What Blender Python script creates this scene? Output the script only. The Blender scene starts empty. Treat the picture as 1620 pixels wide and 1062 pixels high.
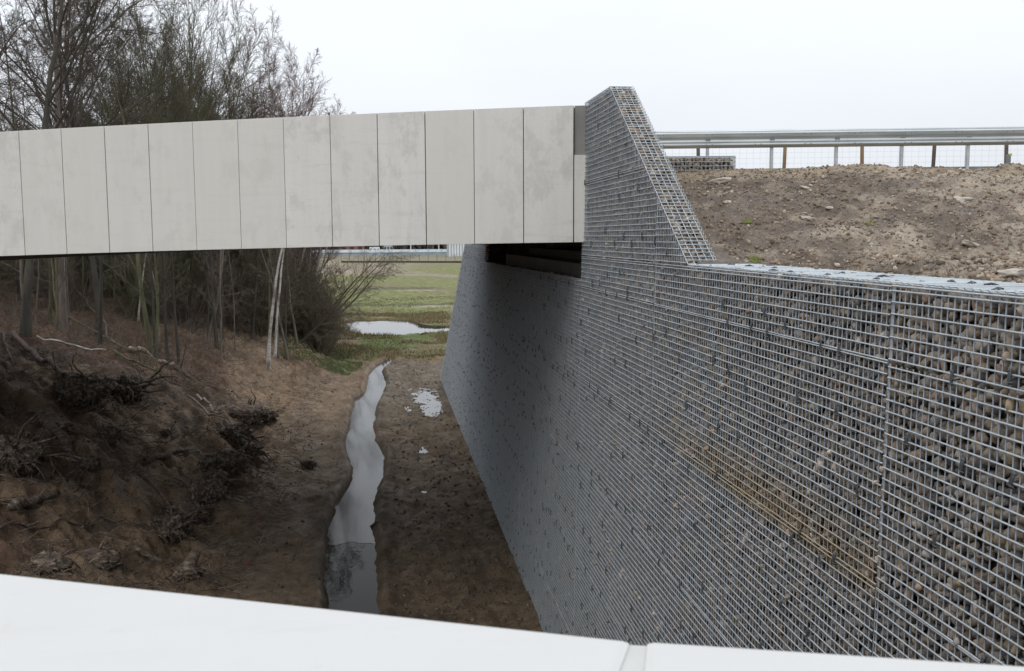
import bpy, math, random
import numpy as np
from mathutils import Matrix, Vector
rng = np.random.default_rng(7)
random.seed(7)
D = bpy.data
S = bpy.context.scene
COL = S.collection

# ------------------------------------------------------------------ camera
FPX, EYE = 1540.0, 5.4
psi = math.atan(205/1540*math.cos(math.atan(156/1540))); th = math.atan(156/FPX); rl = .0042
cf = np.array([math.sin(psi)*math.cos(th), math.cos(psi)*math.cos(th), -math.sin(th)])
cr = np.array([math.cos(psi), -math.sin(psi), 0.0]); cu = np.cross(cr, cf)
cr, cu = cr*math.cos(rl)-cu*math.sin(rl), cu*math.cos(rl)+cr*math.sin(rl)
CP = np.array([0, 0, EYE])
cam_d = D.cameras.new('camera'); cam = D.objects.new('camera', cam_d); COL.objects.link(cam)
cam_d.sensor_width = 36; cam_d.lens = 36*FPX/1620; cam_d.clip_start = .05; cam_d.clip_end = 9000
m = Matrix.Identity(4)
for i in range(3):
    m[i][0] = cr[i]; m[i][1] = cu[i]; m[i][2] = -cf[i]; m[i][3] = CP[i]
cam.matrix_world = m
cam_d.dof.use_dof = True; cam_d.dof.focus_distance = 12; cam_d.dof.aperture_fstop = 13
S.camera = cam

# ------------------------------------------------------------------ world: overcast daylight, sun, exposure
SUN_EL, SUN_AZ = math.radians(48), math.radians(215)
W = D.worlds.new('World'); S.world = W; W.use_nodes = True
nt = W.node_tree; nt.nodes.clear()
out = nt.nodes.new('ShaderNodeOutputWorld'); bg = nt.nodes.new('ShaderNodeBackground')
sky = nt.nodes.new('ShaderNodeTexSky'); sky.sky_type = 'NISHITA'; sky.sun_disc = False
sky.sun_elevation = SUN_EL; sky.sun_rotation = SUN_AZ; sky.dust_density = 4; sky.air_density = 1
tc = nt.nodes.new('ShaderNodeTexCoord'); sp = nt.nodes.new('ShaderNodeSeparateXYZ')
mr = nt.nodes.new('ShaderNodeMapRange'); mr.inputs[1].default_value = 0; mr.inputs[2].default_value = 1
mr.inputs[3].default_value = 8.7; mr.inputs[4].default_value = 16.5      # overcast sky: brighter towards the zenith
cn = nt.nodes.new('ShaderNodeTexNoise'); cn.inputs['Scale'].default_value = 1.6; cn.inputs['Detail'].default_value = 5
cm = nt.nodes.new('ShaderNodeMapping'); cm.inputs['Scale'].default_value = (1, 1, 3)
cr2 = nt.nodes.new('ShaderNodeMapRange'); cr2.inputs[1].default_value = .3; cr2.inputs[2].default_value = .7
cr2.inputs[3].default_value = .93; cr2.inputs[4].default_value = 1.06
mu = nt.nodes.new('ShaderNodeMath'); mu.operation = 'MULTIPLY'
vm = nt.nodes.new('ShaderNodeVectorMath'); vm.operation = 'SCALE'; vm.inputs[0].default_value = (.945, .985, 1.045)
mx = nt.nodes.new('ShaderNodeMix'); mx.data_type = 'RGBA'; mx.inputs[0].default_value = .93
L = nt.links.new
L(tc.outputs['Generated'], sp.inputs[0]); L(sp.outputs[2], mr.inputs[0])
L(tc.outputs['Generated'], cm.inputs[0]); L(cm.outputs[0], cn.inputs['Vector']); L(cn.outputs[0], cr2.inputs[0])
L(mr.outputs[0], mu.inputs[0]); L(cr2.outputs[0], mu.inputs[1]); L(mu.outputs[0], vm.inputs['Scale'])
L(sky.outputs[0], mx.inputs[6]); L(vm.outputs[0], mx.inputs[7]); L(mx.outputs[2], bg.inputs[0])
bg.inputs[1].default_value = .1
L(bg.outputs[0], out.inputs[0])
sd = D.lights.new('sun', 'SUN'); sd.energy = .7; sd.angle = math.radians(30); sd.color = (1, .97, .92)
so = D.objects.new('sun', sd); COL.objects.link(so)
sdir = Vector((math.sin(SUN_AZ)*math.cos(SUN_EL), math.cos(SUN_AZ)*math.cos(SUN_EL), math.sin(SUN_EL)))
so.rotation_euler = sdir.to_track_quat('Z', 'Y').to_euler()
S.view_settings.view_transform = 'Standard'; S.view_settings.look = 'None'
S.view_settings.exposure = 0.0; S.view_settings.gamma = 1; S.view_settings.use_curve_mapping = False
S.render.engine = 'CYCLES'

# ------------------------------------------------------------------ helpers
def ray(x, y): return cf+cr*(x-810)/FPX-cu*(y-531)/FPX

class Perlin:
    def __init__(s, seed):
        r = np.random.default_rng(seed); s.p = r.permutation(256); s.g = r.uniform(-1, 1, 256)
    def v(s, x, y):
        xi = np.floor(x).astype(int); yi = np.floor(y).astype(int); fx = x-xi; fy = y-yi
        fx = fx*fx*fx*(fx*(fx*6-15)+10); fy = fy*fy*fy*(fy*(fy*6-15)+10)
        h = lambda a, b: s.g[s.p[(s.p[a & 255]+b) & 255]]
        return (h(xi, yi)*(1-fx)+h(xi+1, yi)*fx)*(1-fy)+(h(xi, yi+1)*(1-fx)+h(xi+1, yi+1)*fx)*fy
    def fbm(s, x, y, o=4, lac=2.03, gain=.5):
        x = np.asarray(x, float); y = np.asarray(y, float)
        t = 0; a = 1
        for i in range(o):
            t = t+a*s.v(x+17.3*i, y-9.1*i); x = x*lac; y = y*lac; a *= gain
        return t
N1, N2, N3, N4 = Perlin(1), Perlin(2), Perlin(3), Perlin(4)
def sstep(a, b, x):
    t = np.clip((x-a)/(b-a), 0, 1); return t*t*(3-2*t)

def tag(o, label=None, cat=None, group=None, kind=None):
    if label: o['label'] = label
    if cat: o['category'] = cat
    if group: o['group'] = group
    if kind: o['kind'] = kind
    return o
def empty(name, loc=(0, 0, 0), label=None, cat=None, group=None):
    o = D.objects.new(name, None); COL.objects.link(o); o.location = loc
    return tag(o, label, cat, group)
def link(name, me, parent=None, kind=None):
    o = D.objects.new(name, me); COL.objects.link(o)
    if parent:
        o.parent = parent
        o.matrix_parent_inverse = Matrix.Translation(parent.location).inverted() if not parent.rotation_euler.z else Matrix.Identity(4)
    if kind: o['kind'] = kind
    return o
def np_mesh(name, verts, faces, mat=None, smooth=False, color=None):
    """faces: (F,k) array"""
    me = D.meshes.new(name); verts = np.asarray(verts, np.float32); faces = np.asarray(faces, np.int32)
    me.vertices.add(len(verts)); me.vertices.foreach_set('co', verts.ravel())
    k = faces.shape[1]
    me.loops.add(faces.size); me.loops.foreach_set('vertex_index', faces.ravel())
    me.polygons.add(len(faces)); me.polygons.foreach_set('loop_start', np.arange(0, faces.size, k, dtype=np.int32))
    me.polygons.foreach_set('loop_total', np.full(len(faces), k, np.int32))
    if smooth: me.polygons.foreach_set('use_smooth', np.ones(len(faces), bool))
    if color is not None:
        a = me.color_attributes.new('tint', 'FLOAT_COLOR', 'POINT')
        c = np.ones((len(verts), 4), np.float32); c[:, :3] = color; a.data.foreach_set('color', c.ravel())
    me.update(calc_edges=True)
    if mat: me.materials.append(mat)
    return me
class MB:
    """collects boxes, prisms and tubes into one mesh"""
    def __init__(s): s.v = []; s.f = []; s.n = 0
    def add(s, v, f):
        s.v += [tuple(map(float, p)) for p in v]; s.f += [tuple(int(i)+s.n for i in q) for q in f]; s.n += len(v)
    def box(s, x0, x1, y0, y1, z0, z1):
        v = [(x, y, z) for z in (z0, z1) for y in (y0, y1) for x in (x0, x1)]
        s.add(v, [(0, 2, 3, 1), (4, 5, 7, 6), (0, 1, 5, 4), (2, 6, 7, 3), (0, 4, 6, 2), (1, 3, 7, 5)])
    def hexa(s, bot, top):
        s.add(list(bot)+list(top), [(3, 2, 1, 0), (4, 5, 6, 7)]+[(i, (i+1) % 4, 4+(i+1) % 4, 4+i) for i in range(4)])
    def obox(s, p, u, L_, n, T_, z0, z1):
        """oriented box: from p along u by L_, along n by T_"""
        p = np.array(p[:2]); u = np.array(u); n = np.array(n)
        q = [p, p+u*L_, p+u*L_+n*T_, p+n*T_]
        s.hexa([(a[0], a[1], z0) for a in q], [(a[0], a[1], z1) for a in q])
    def tube(s, pts, rad, k=6, caps=True):
        pts = np.array(pts, float); n = len(pts); rad = np.broadcast_to(rad, (n,))
        t = np.gradient(pts, axis=0); t /= np.linalg.norm(t, axis=1)[:, None]+1e-9
        ref = np.array([0, 0, 1.]) if abs(t[:, 2]).mean() < .8 else np.array([1., 0, 0])
        a = np.cross(t, ref); a /= np.linalg.norm(a, axis=1)[:, None]+1e-9; b = np.cross(t, a)
        an = np.arange(k)*2*math.pi/k
        v = pts[:, None]+(a[:, None]*np.cos(an)[None, :, None]+b[:, None]*np.sin(an)[None, :, None])*rad[:, None, None]
        f = [(i*k+j, i*k+(j+1) % k, (i+1)*k+(j+1) % k, (i+1)*k+j) for i in range(n-1) for j in range(k)]
        if caps: f += [tuple(range(k-1, -1, -1)), tuple((n-1)*k+j for j in range(k))]
        s.add(v.reshape(-1, 3), f)
    def mesh(s, name, mat, smooth=False, bevel=0):
        me = D.meshes.new(name); me.from_pydata(s.v, [], s.f); me.materials.append(mat)
        if smooth: me.polygons.foreach_set('use_smooth', np.ones(len(me.polygons), bool))
        me.update()
        if bevel:
            import bmesh
            bm = bmesh.new(); bm.from_mesh(me)
            bmesh.ops.bevel(bm, geom=list(bm.edges), offset=bevel, segments=2, affect='EDGES', profile=.6)
            bm.to_mesh(me); bm.free()
        return me
    def build(s, name, mat, parent=None, smooth=False, bevel=0, kind=None):
        return link(name, s.mesh(name, mat, smooth, bevel), parent, kind)

def tubes(P, Rr, k=4):
    """P (M,n,3) polylines, Rr (M,n) radii -> verts, quads"""
    M_, n, _ = P.shape
    t = np.gradient(P, axis=1); t /= np.linalg.norm(t, axis=2, keepdims=True)+1e-9
    ref = np.where(np.abs(t[:, :1, 2:3]) < .8, np.array([0, 0, 1.]), np.array([1., 0, 0]))
    ref = np.broadcast_to(ref, t.shape)
    a = np.cross(t, ref); a /= np.linalg.norm(a, axis=2, keepdims=True)+1e-9; b = np.cross(t, a)
    an = np.arange(k)*2*math.pi/k
    v = P[:, :, None]+(a[:, :, None]*np.cos(an)[:, None]+b[:, :, None]*np.sin(an)[:, None])*Rr[:, :, None, None]
    i = np.arange(n-1)[:, None]*k; j = np.arange(k)[None]
    q = np.stack([i+j, i+(j+1) % k, i+k+(j+1) % k, i+k+j], -1).reshape(-1, 4)
    f = (q[None]+(np.arange(M_)*n*k)[:, None, None]).reshape(-1, 4)
    return v.reshape(-1, 3), f
def join(parts):
    vs, fs, n = [], [], 0
    for v, f in parts:
        vs.append(v); fs.append(f+n); n += len(v)
    return np.concatenate(vs), np.concatenate(fs)

# ------------------------------------------------------------------ materials
def newmat(name, rough=.8, metal=0.0, spec=.5):
    m_ = D.materials.new(name); m_.use_nodes = True; n_ = m_.node_tree; b_ = n_.nodes['Principled BSDF']
    b_.inputs['Roughness'].default_value = rough; b_.inputs['Metallic'].default_value = metal
    b_.inputs['Specular IOR Level'].default_value = spec
    return m_, n_, b_
def nz(n_, scale, detail=4, rough=.55, vec=None, stretch=None, coord='Object', dist=0):
    t_ = n_.nodes.new('ShaderNodeTexNoise'); t_.inputs['Scale'].default_value = scale
    t_.inputs['Detail'].default_value = detail; t_.inputs['Roughness'].default_value = rough; t_.inputs['Distortion'].default_value = dist
    c_ = n_.nodes.new('ShaderNodeNewGeometry').outputs['Position'] if coord == 'World' else n_.nodes.new('ShaderNodeTexCoord').outputs[coord]
    if stretch:
        mp = n_.nodes.new('ShaderNodeMapping'); mp.inputs['Scale'].default_value = stretch
        n_.links.new(c_, mp.inputs[0]); c_ = mp.outputs[0]
    n_.links.new(c_, t_.inputs['Vector']); return t_.outputs[0]
def ramp(n_, fac, stops):
    r_ = n_.nodes.new('ShaderNodeValToRGB'); e = r_.color_ramp.elements
    while len(e) < len(stops): e.new(.5)
    for i, (p, c) in enumerate(stops):
        e[i].position = p; e[i].color = (*c, 1) if len(c) == 3 else c
    n_.links.new(fac, r_.inputs[0]); return r_.outputs[0]
def mixc(n_, fac, a, b, mode='MIX'):
    x = n_.nodes.new('ShaderNodeMix'); x.data_type = 'RGBA'; x.blend_type = mode
    for v, i in ((fac, 0), (a, 6), (b, 7)):
        if isinstance(v, (int, float)): x.inputs[i].default_value = v
        elif isinstance(v, tuple): x.inputs[i].default_value = (*v, 1)
        else: n_.links.new(v, x.inputs[i])
    return x.outputs[2]
def bump(n_, b_, h, strength=.5, dist=.01):
    p = n_.nodes.new('ShaderNodeBump'); p.inputs['Strength'].default_value = strength; p.inputs['Distance'].default_value = dist
    n_.links.new(h, p.inputs['Height']); n_.links.new(p.outputs[0], b_.inputs['Normal'])
def simple(name, stops, scale=8, rough=.8, metal=0, bmp=0, stretch=None, spec=.5, bdist=.01, detail=5):
    m_, n_, b_ = newmat(name, rough, metal, spec)
    f = nz(n_, scale, detail, .6, stretch=stretch)
    n_.links.new(ramp(n_, f, stops), b_.inputs['Base Color'])
    if bmp: bump(n_, b_, f, bmp, bdist)
    return m_

def concrete_mat(name, base, dark, lime=.0):
    m_, n_, b_ = newmat(name, .82, spec=.3)
    big = nz(n_, .9, 3, .5, coord='World', dist=.4)
    streak = nz(n_, 1.0, 5, .6, coord='World', stretch=(9, 9, .5))
    fine = nz(n_, 45, 4, .7, coord='World')
    blot = nz(n_, 2.3, 9, .72, coord='World', stretch=(1.3, 1.3, .8))
    horiz = nz(n_, 1, 4, .6, coord='World', stretch=(1.6, 1.6, 14))
    c = ramp(n_, big, [(.3, tuple(x*.94 for x in base)), (.7, base)])
    c = mixc(n_, ramp(n_, streak, [(.42, (0, 0, 0)), (.68, (.6, .6, .6))]), c, tuple(x*.84 for x in base))
    c = mixc(n_, ramp(n_, blot, [(.52, (0, 0, 0)), (.58, (.55, .55, .55)), (.7, (.9, .9, .9))]), c, dark)
    c = mixc(n_, ramp(n_, horiz, [(.55, (0, 0, 0)), (.68, (.4, .4, .4))]), c, dark)
    c = mixc(n_, .06, c, ramp(n_, fine, [(.3, (.1, .1, .1)), (.7, (1, 1, 1))]))
    pits = n_.nodes.new('ShaderNodeTexVoronoi'); pits.inputs['Scale'].default_value = 26
    g_ = n_.nodes.new('ShaderNodeNewGeometry'); n_.links.new(g_.outputs['Position'], pits.inputs['Vector'])
    c = mixc(n_, ramp(n_, pits.outputs['Distance'], [(.05, (.35, .35, .35)), (.1, (0, 0, 0))]), c, tuple(x*.6 for x in dark))
    # a faint tint of its own for every panel
    oi = n_.nodes.new('ShaderNodeObjectInfo')
    c = mixc(n_, ramp(n_, oi.outputs['Random'], [(0, (0, 0, 0)), (1, (.8, .8, .8))]), c, tuple(x*y for x, y in zip(base, (.89, .875, .84))))
    n_.links.new(c, b_.inputs['Base Color'])
    bump(n_, b_, fine, .12, .004)
    return m_
M = {}
M['concrete'] = concrete_mat('panel_concrete', (.72, .705, .665), (.53, .515, .48))
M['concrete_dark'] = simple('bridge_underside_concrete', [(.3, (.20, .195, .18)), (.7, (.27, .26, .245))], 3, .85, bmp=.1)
M['joint'] = simple('joint_dark', [(.3, (.035, .033, .03)), (.7, (.06, .055, .05))], 20, .9)
M['white'], n_, b_ = newmat('white_coated_coping', .55, spec=.3)
_c = ramp(n_, nz(n_, 1.4, 6, .6, coord='World'), [(.3, (.535, .53, .515)), (.55, (.565, .56, .545)), (.75, (.55, .55, .54))])
_c = mixc(n_, ramp(n_, nz(n_, 34, 6, .75, coord='World'), [(.60, (0, 0, 0)), (.75, (.35, .35, .35))]), _c, (.44, .42, .38))
_c = mixc(n_, ramp(n_, nz(n_, 6, 7, .7, coord='World', stretch=(.5, 4, 1)), [(.56, (0, 0, 0)), (.75, (.35, .35, .35))]), _c, (.47, .455, .42))
n_.links.new(_c, b_.inputs['Base Color']); bump(n_, b_, nz(n_, 60, 4, .6, coord='World'), .05, .002)
M['sealant'] = simple('joint_sealant', [(.3, (.47, .47, .455)), (.7, (.52, .52, .50))], 12, .6)

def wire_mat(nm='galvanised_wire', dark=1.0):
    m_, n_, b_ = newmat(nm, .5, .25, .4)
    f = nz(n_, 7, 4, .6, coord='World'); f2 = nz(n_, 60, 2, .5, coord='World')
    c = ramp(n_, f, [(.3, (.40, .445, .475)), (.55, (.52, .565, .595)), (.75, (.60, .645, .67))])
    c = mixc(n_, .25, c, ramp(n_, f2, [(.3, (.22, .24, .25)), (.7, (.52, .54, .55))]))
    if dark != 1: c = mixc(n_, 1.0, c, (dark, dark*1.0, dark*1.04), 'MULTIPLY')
    # rusty run-off along one basket joint
    g_ = n_.nodes.new('ShaderNodeNewGeometry'); s_ = n_.nodes.new('ShaderNodeSeparateXYZ'); n_.links.new(g_.outputs['Position'], s_.inputs[0])
    def band(out_, a, b, c2, d2):
        u = n_.nodes.new('ShaderNodeMapRange'); u.inputs[1].default_value = a; u.inputs[2].default_value = b; n_.links.new(out_, u.inputs[0])
        v = n_.nodes.new('ShaderNodeMapRange'); v.inputs[1].default_value = c2; v.inputs[2].default_value = d2
        v.inputs[3].default_value = 1; v.inputs[4].default_value = 0; n_.links.new(out_, v.inputs[0])
        w_ = n_.nodes.new('ShaderNodeMath'); w_.operation = 'MULTIPLY'; n_.links.new(u.outputs[0], w_.inputs[0]); n_.links.new(v.outputs[0], w_.inputs[1]); return w_.outputs[0]
    k = n_.nodes.new('ShaderNodeMath'); k.operation = 'MULTIPLY'
    n_.links.new(band(s_.outputs[2], 3.74, 3.80, 3.86, 4.12), k.inputs[0]); n_.links.new(band(s_.outputs[1], 3.9, 4.1, 5.6, 8.0), k.inputs[1])
    k2 = n_.nodes.new('ShaderNodeMath'); k2.operation = 'MULTIPLY'; n_.links.new(k.outputs[0], k2.inputs[0])
    n_.links.new(ramp(n_, f, [(.3, (.45, .45, .45)), (.65, (1, 1, 1))]), k2.inputs[1])
    c = mixc(n_, k2.outputs[0], c, (.40, .30, .16))
    n_.links.new(c, b_.inputs['Base Color']); return m_
M['wire'] = wire_mat(); M['wire_back_shade'] = wire_mat('galvanised_wire_back_shaded', .80)  # second one: same wire darkened, shade on the verticals put into its colour
M['clip'] = simple('dark_wire_clip', [(.3, (.06, .07, .078)), (.7, (.12, .13, .14))], 30, .55, .3)

def stone_mat(name, mul=1.0):
    m_, n_, b_ = newmat(name, .8, spec=.3)
    at = n_.nodes.new('ShaderNodeAttribute'); at.attribute_name = 'tint'
    f = nz(n_, 90, 3, .6, coord='World')
    c = mixc(n_, .6, at.outputs['Color'], ramp(n_, f, [(.3, (.55, .55, .55)), (.7, (1.25, 1.24, 1.22))]), 'MULTIPLY')
    big = nz(n_, 1.1, 3, .5, coord='World')
    c = mixc(n_, .7, c, ramp(n_, big, [(.35, (.98, .98, .97)), (.65, (1.5, 1.42, 1.32))]), 'MULTIPLY')
    n_.links.new(c, b_.inputs['Base Color']); bump(n_, b_, f, .3, .002); return m_
M['stone'] = stone_mat('gabion_stone')
def core_mat():
    m_, n_, b_ = newmat('gabion_core_stone', .9, spec=.2)
    v = n_.nodes.new('ShaderNodeTexVoronoi'); v.inputs['Scale'].default_value = 26; v.inputs['Randomness'].default_value = 1
    g_ = n_.nodes.new('ShaderNodeNewGeometry'); n_.links.new(g_.outputs['Position'], v.inputs['Vector'])
    sx = n_.nodes.new('ShaderNodeSeparateXYZ'); n_.links.new(v.outputs['Color'], sx.inputs[0])
    c = ramp(n_, sx.outputs[0], [(0, (.05, .045, .04)), (.4, (.10, .085, .07)), (.7, (.14, .12, .10)), (.95, (.22, .15, .10))])
    c = mixc(n_, ramp(n_, v.outputs['Distance'], [(.2, (.3, .3, .3)), (.5, (1, 1, 1))]), c, (.022, .02, .019))  # shade of the voids between stones, painted dark around each cell
    n_.links.new(c, b_.inputs['Base Color']); bump(n_, b_, v.outputs['Distance'], .8, -.02); return m_
M['core'] = core_mat()

def water_mat(name, base, rough, spec=.5, bscale=3, bstr=.06, ior=1.33):
    m_, n_, b_ = newmat(name, rough, 0, spec); b_.inputs['IOR'].default_value = ior
    f = nz(n_, .8, 5, .6, coord='World', dist=.5)
    n_.links.new(ramp(n_, f, [(.3, tuple(x*.7 for x in base)), (.7, tuple(x*1.25 for x in base))]), b_.inputs['Base Color'])
    g = nz(n_, bscale, 2, .5, coord='World'); bump(n_, b_, g, bstr, .02); return m_
M['water'] = water_mat('stream_water', (.010, .009, .007), .02, .5, 5, .05, 1.13)
M['film'] = water_mat('stream_water_with_film', (.05, .05, .048), .07, .5, 2, .03, 1.22)
M['pond'] = water_mat('pond_water', (.05, .052, .05), .02, .6, 1, .02)

def ground_mat(name, wet=.3):
    m_, n_, b_ = newmat(name, .85, spec=.35)
    at = n_.nodes.new('ShaderNodeAttribute'); at.attribute_name = 'tint'
    f1 = nz(n_, 5, 8, .68, coord='World'); f2 = nz(n_, 28, 6, .7, coord='World'); f3 = nz(n_, 1.2, 5, .6, coord='World', dist=.6)
    c = mixc(n_, .85, at.outputs['Color'], ramp(n_, f1, [(.28, (.45, .43, .41)), (.5, (.95, .95, .95)), (.75, (1.5, 1.45, 1.4))]), 'MULTIPLY')
    c = mixc(n_, .75, c, ramp(n_, f2, [(.3, (.5, .5, .5)), (.7, (1.45, 1.42, 1.4))]), 'MULTIPLY')
    c = mixc(n_, .6, c, ramp(n_, f3, [(.3, (.65, .62, .6)), (.7, (1.3, 1.28, 1.22))]), 'MULTIPLY')
    v = n_.nodes.new('ShaderNodeTexVoronoi'); v.inputs['Scale'].default_value = 19; v.inputs['Randomness'].default_value = 1
    g_ = n_.nodes.new('ShaderNodeNewGeometry'); n_.links.new(g_.outputs['Position'], v.inputs['Vector'])
    n_.links.new(c, b_.inputs['Base Color'])
    n_.links.new(ramp(n_, f3, [(.35, (.95, .95, .95)), (.72, (.45, .45, .45))]), b_.inputs['Roughness'])
    ad = n_.nodes.new('ShaderNodeMath'); ad.operation = 'ADD'; n_.links.new(f1, ad.inputs[0]); n_.links.new(f2, ad.inputs[1])
    bump(n_, b_, ad.outputs[0], .9, .05); return m_
M['ground'] = ground_mat('muddy_ground')
M['slope'] = ground_mat('dry_dirt_slope')

def bark(name, c0, c1, c2, sc=6, stretch=(1, 1, .25)):
    return simple(name, [(.3, c0), (.5, c1), (.72, c2)], sc, .9, bmp=.5, stretch=stretch, bdist=.02)
M['bark_dark'] = bark('dark_oak_bark', (.035, .03, .024), (.06, .053, .042), (.085, .08, .06))
M['bark_green'] = bark('mossy_bark', (.07, .07, .038), (.115, .115, .06), (.16, .16, .085))
M['bark_pink'] = bark('pinkish_grey_bark', (.11, .085, .075), (.17, .135, .12), (.22, .18, .165))
M['bark_grey'] = bark('grey_brown_bark', (.09, .075, .062), (.15, .125, .10), (.21, .18, .145))
def birch():
    m_, n_, b_ = newmat('birch_bark', .75)
    f = nz(n_, 5, 5, .65, stretch=(1.5, 1.5, 7)); g = nz(n_, 2.2, 3, .5)
    c = ramp(n_, f, [(.36, (.07, .065, .06)), (.44, (.46, .44, .40)), (.7, (.66, .64, .60))])
    c = mixc(n_, ramp(n_, g, [(.45, (0, 0, 0)), (.65, (.8, .8, .8))]), c, (.16, .13, .105))
    n_.links.new(c, b_.inputs['Base Color']); bump(n_, b_, f, .4, .01); return m_
M['birch'] = birch()
M['twig_dark'] = simple('dark_twig', [(.3, (.06, .05, .04)), (.7, (.11, .09, .07))], 2, .9)
M['twig_green'] = simple('greenish_twig', [(.3, (.085, .078, .045)), (.7, (.14, .125, .075))], 1, .9)
M['twig_red'] = simple('reddish_twig', [(.3, (.13, .08, .07)), (.7, (.19, .125, .11))], 1, .9)
M['twig_brown'] = simple('brown_twig', [(.3, (.09, .07, .052)), (.7, (.18, .145, .11))], 1, .9)
M['wood_pale'] = simple('weathered_pale_wood', [(.3, (.17, .13, .10)), (.5, (.28, .22, .17)), (.7, (.38, .31, .25))], 9, .85, bmp=.5, bdist=.01)
M['wood_red'] = simple('reddish_dead_wood', [(.3, (.04, .026, .02)), (.5, (.085, .055, .043)), (.7, (.16, .12, .095))], 9, .85, bmp=.5, bdist=.01)
M['root'] = simple('muddy_root_wood', [(.32, (.03, .023, .016)), (.48, (.08, .062, .045)), (.64, (.24, .19, .145))], 16, .9, bmp=1.0, bdist=.03)
M['root_pale'] = simple('dry_root_wood', [(.34, (.045, .033, .024)), (.5, (.13, .098, .074)), (.64, (.30, .24, .18))], 13, .9, bmp=1.0, bdist=.05, stretch=(.5, 2.2, 1.2), detail=8)
M['red'] = simple('red_stake_paint', [(.3, (.30, .02, .02)), (.7, (.4, .03, .025))], 9, .6)
M['steel'] = simple('galvanised_rail', [(.3, (.38, .405, .41)), (.5, (.46, .485, .49)), (.7, (.55, .57, .57))], 3, .36, .8, spec=.5, stretch=(.3, 1, 3))
M['steel_dark'] = simple('dull_steel', [(.3, (.16, .18, .19)), (.7, (.25, .27, .28))], 6, .5, .4)
M['post_wood'] = simple('fence_post_wood', [(.3, (.16, .10, .05)), (.7, (.27, .18, .10))], 10, .85, bmp=.3, stretch=(1, 1, .2))
M['post_dark'] = simple('dark_post_wood', [(.3, (.06, .045, .04)), (.7, (.12, .09, .08))], 10, .85)
M['yellow'] = simple('yellow_green_tag', [(.3, (.42, .45, .05)), (.7, (.5, .5, .08))], 10, .5)
M['fine_wire'] = simple('fine_fence_wire', [(.3, (.42, .47, .5)), (.7, (.5, .55, .58))], 10, .5, .2)
M['rubble'] = simple('pale_rubble', [(.3, (.33, .29, .24)), (.7, (.50, .46, .40))], 14, .9, bmp=.5, bdist=.01)
M['far_white'] = simple('far_white_panel', [(.3, (.6, .63, .66)), (.7, (.72, .75, .78))], .5, .5)
M['far_blue'] = simple('far_blue_panel', [(.3, (.10, .23, .30)), (.7, (.18, .33, .40))], .5, .5)
M['far_grey'] = simple('far_grey', [(.3, (.30, .32, .34)), (.7, (.40, .42, .44))], .5, .6)
M['far_dark'] = simple('far_dark_strip', [(.3, (.02, .02, .02)), (.7, (.05, .045, .04))], 2, .8)
M['far_brick'] = simple('far_brick_roof', [(.3, (.20, .09, .07)), (.7, (.28, .13, .10))], 2, .8)
M['far_wood'] = simple('far_wood', [(.3, (.06, .058, .05)), (.7, (.12, .11, .10))], .5, .95)
M['grass'] = simple('grass_blades', [(.3, (.075, .10, .03)), (.5, (.11, .135, .045)), (.72, (.18, .17, .075))], .8, .8)
M['drygrass'] = simple('dry_grass_blades', [(.3, (.14, .11, .06)), (.5, (.20, .16, .085)), (.72, (.28, .23, .13))], .8, .85)
M['moss'] = simple('moss', [(.3, (.10, .11, .03)), (.7, (.18, .19, .05))], 30, .9, bmp=.6)

# ------------------------------------------------------------------ ground height
LE = [(960,512),(858,515),(796,530),(758,552),(730,551),(702,544),(673,551),(631,560),(619,579),(591,582),(576,597),(568,617)]
RE = [(969,603),(891,593),(839,589),(796,596),(749,610),(725,607),(697,594),(653,593),(612,612),(588,605),(574,621),(567,631)]
def onz(x, y, z=0):
    d = ray(x, y); return CP+d*(z-EYE)/d[2]
WL = -.10
lp = np.array([onz(x, y, WL)[:2] for y, x in LE]); rp = np.array([onz(x, y, WL)[:2] for y, x in RE])
def xl(Y): return np.interp(Y, lp[:, 1], lp[:, 0])+.045*N4.fbm(Y*.7, Y*0+3.3, 2)+.012*N4.fbm(Y*4.1, Y*0+5.7, 2)
def xr(Y): return np.interp(Y, rp[:, 1], rp[:, 0])+.05*N4.fbm(Y*.6, Y*0+9.3, 2)+.014*N4.fbm(Y*3.7, Y*0+7.7, 2)
pond = np.array([onz(x, y, WL)[:2] for x, y in ((540,512),(552,527),(575,532),(600,534),(640,532),(680,530),(712,526),(735,524),(735,517),(690,518),(668,516),(655,510),(642,506.5),(600,506),(565,507))])
puds = [(676,630,30,20),(645,646,8,6),(669,712,11,9),(671,777,12,5),(663,728,6,4),(685,650,14,8)]
pudw = []
for x, y, w, h_ in puds:
    c = onz(x, y); e = onz(x+w, y); f_ = onz(x, y-h_); pudw.append((c[0], c[1], abs(e[0]-c[0]), abs(f_[1]-c[1])))
def foot(Y): return -2.25+.25*np.sin(Y*.35)-.12*np.maximum(0, Y-45)-.25*np.maximum(0, Y-110)
def inpoly(X, Y, P):
    r = np.zeros(X.shape, bool); j = len(P)-1
    for i in range(len(P)):
        c = ((P[i, 1] > Y) != (P[j, 1] > Y)) & (X < (P[j, 0]-P[i, 0])*(Y-P[i, 1])/(P[j, 1]-P[i, 1]+1e-12)+P[i, 0])
        r ^= c; j = i
    return r
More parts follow.
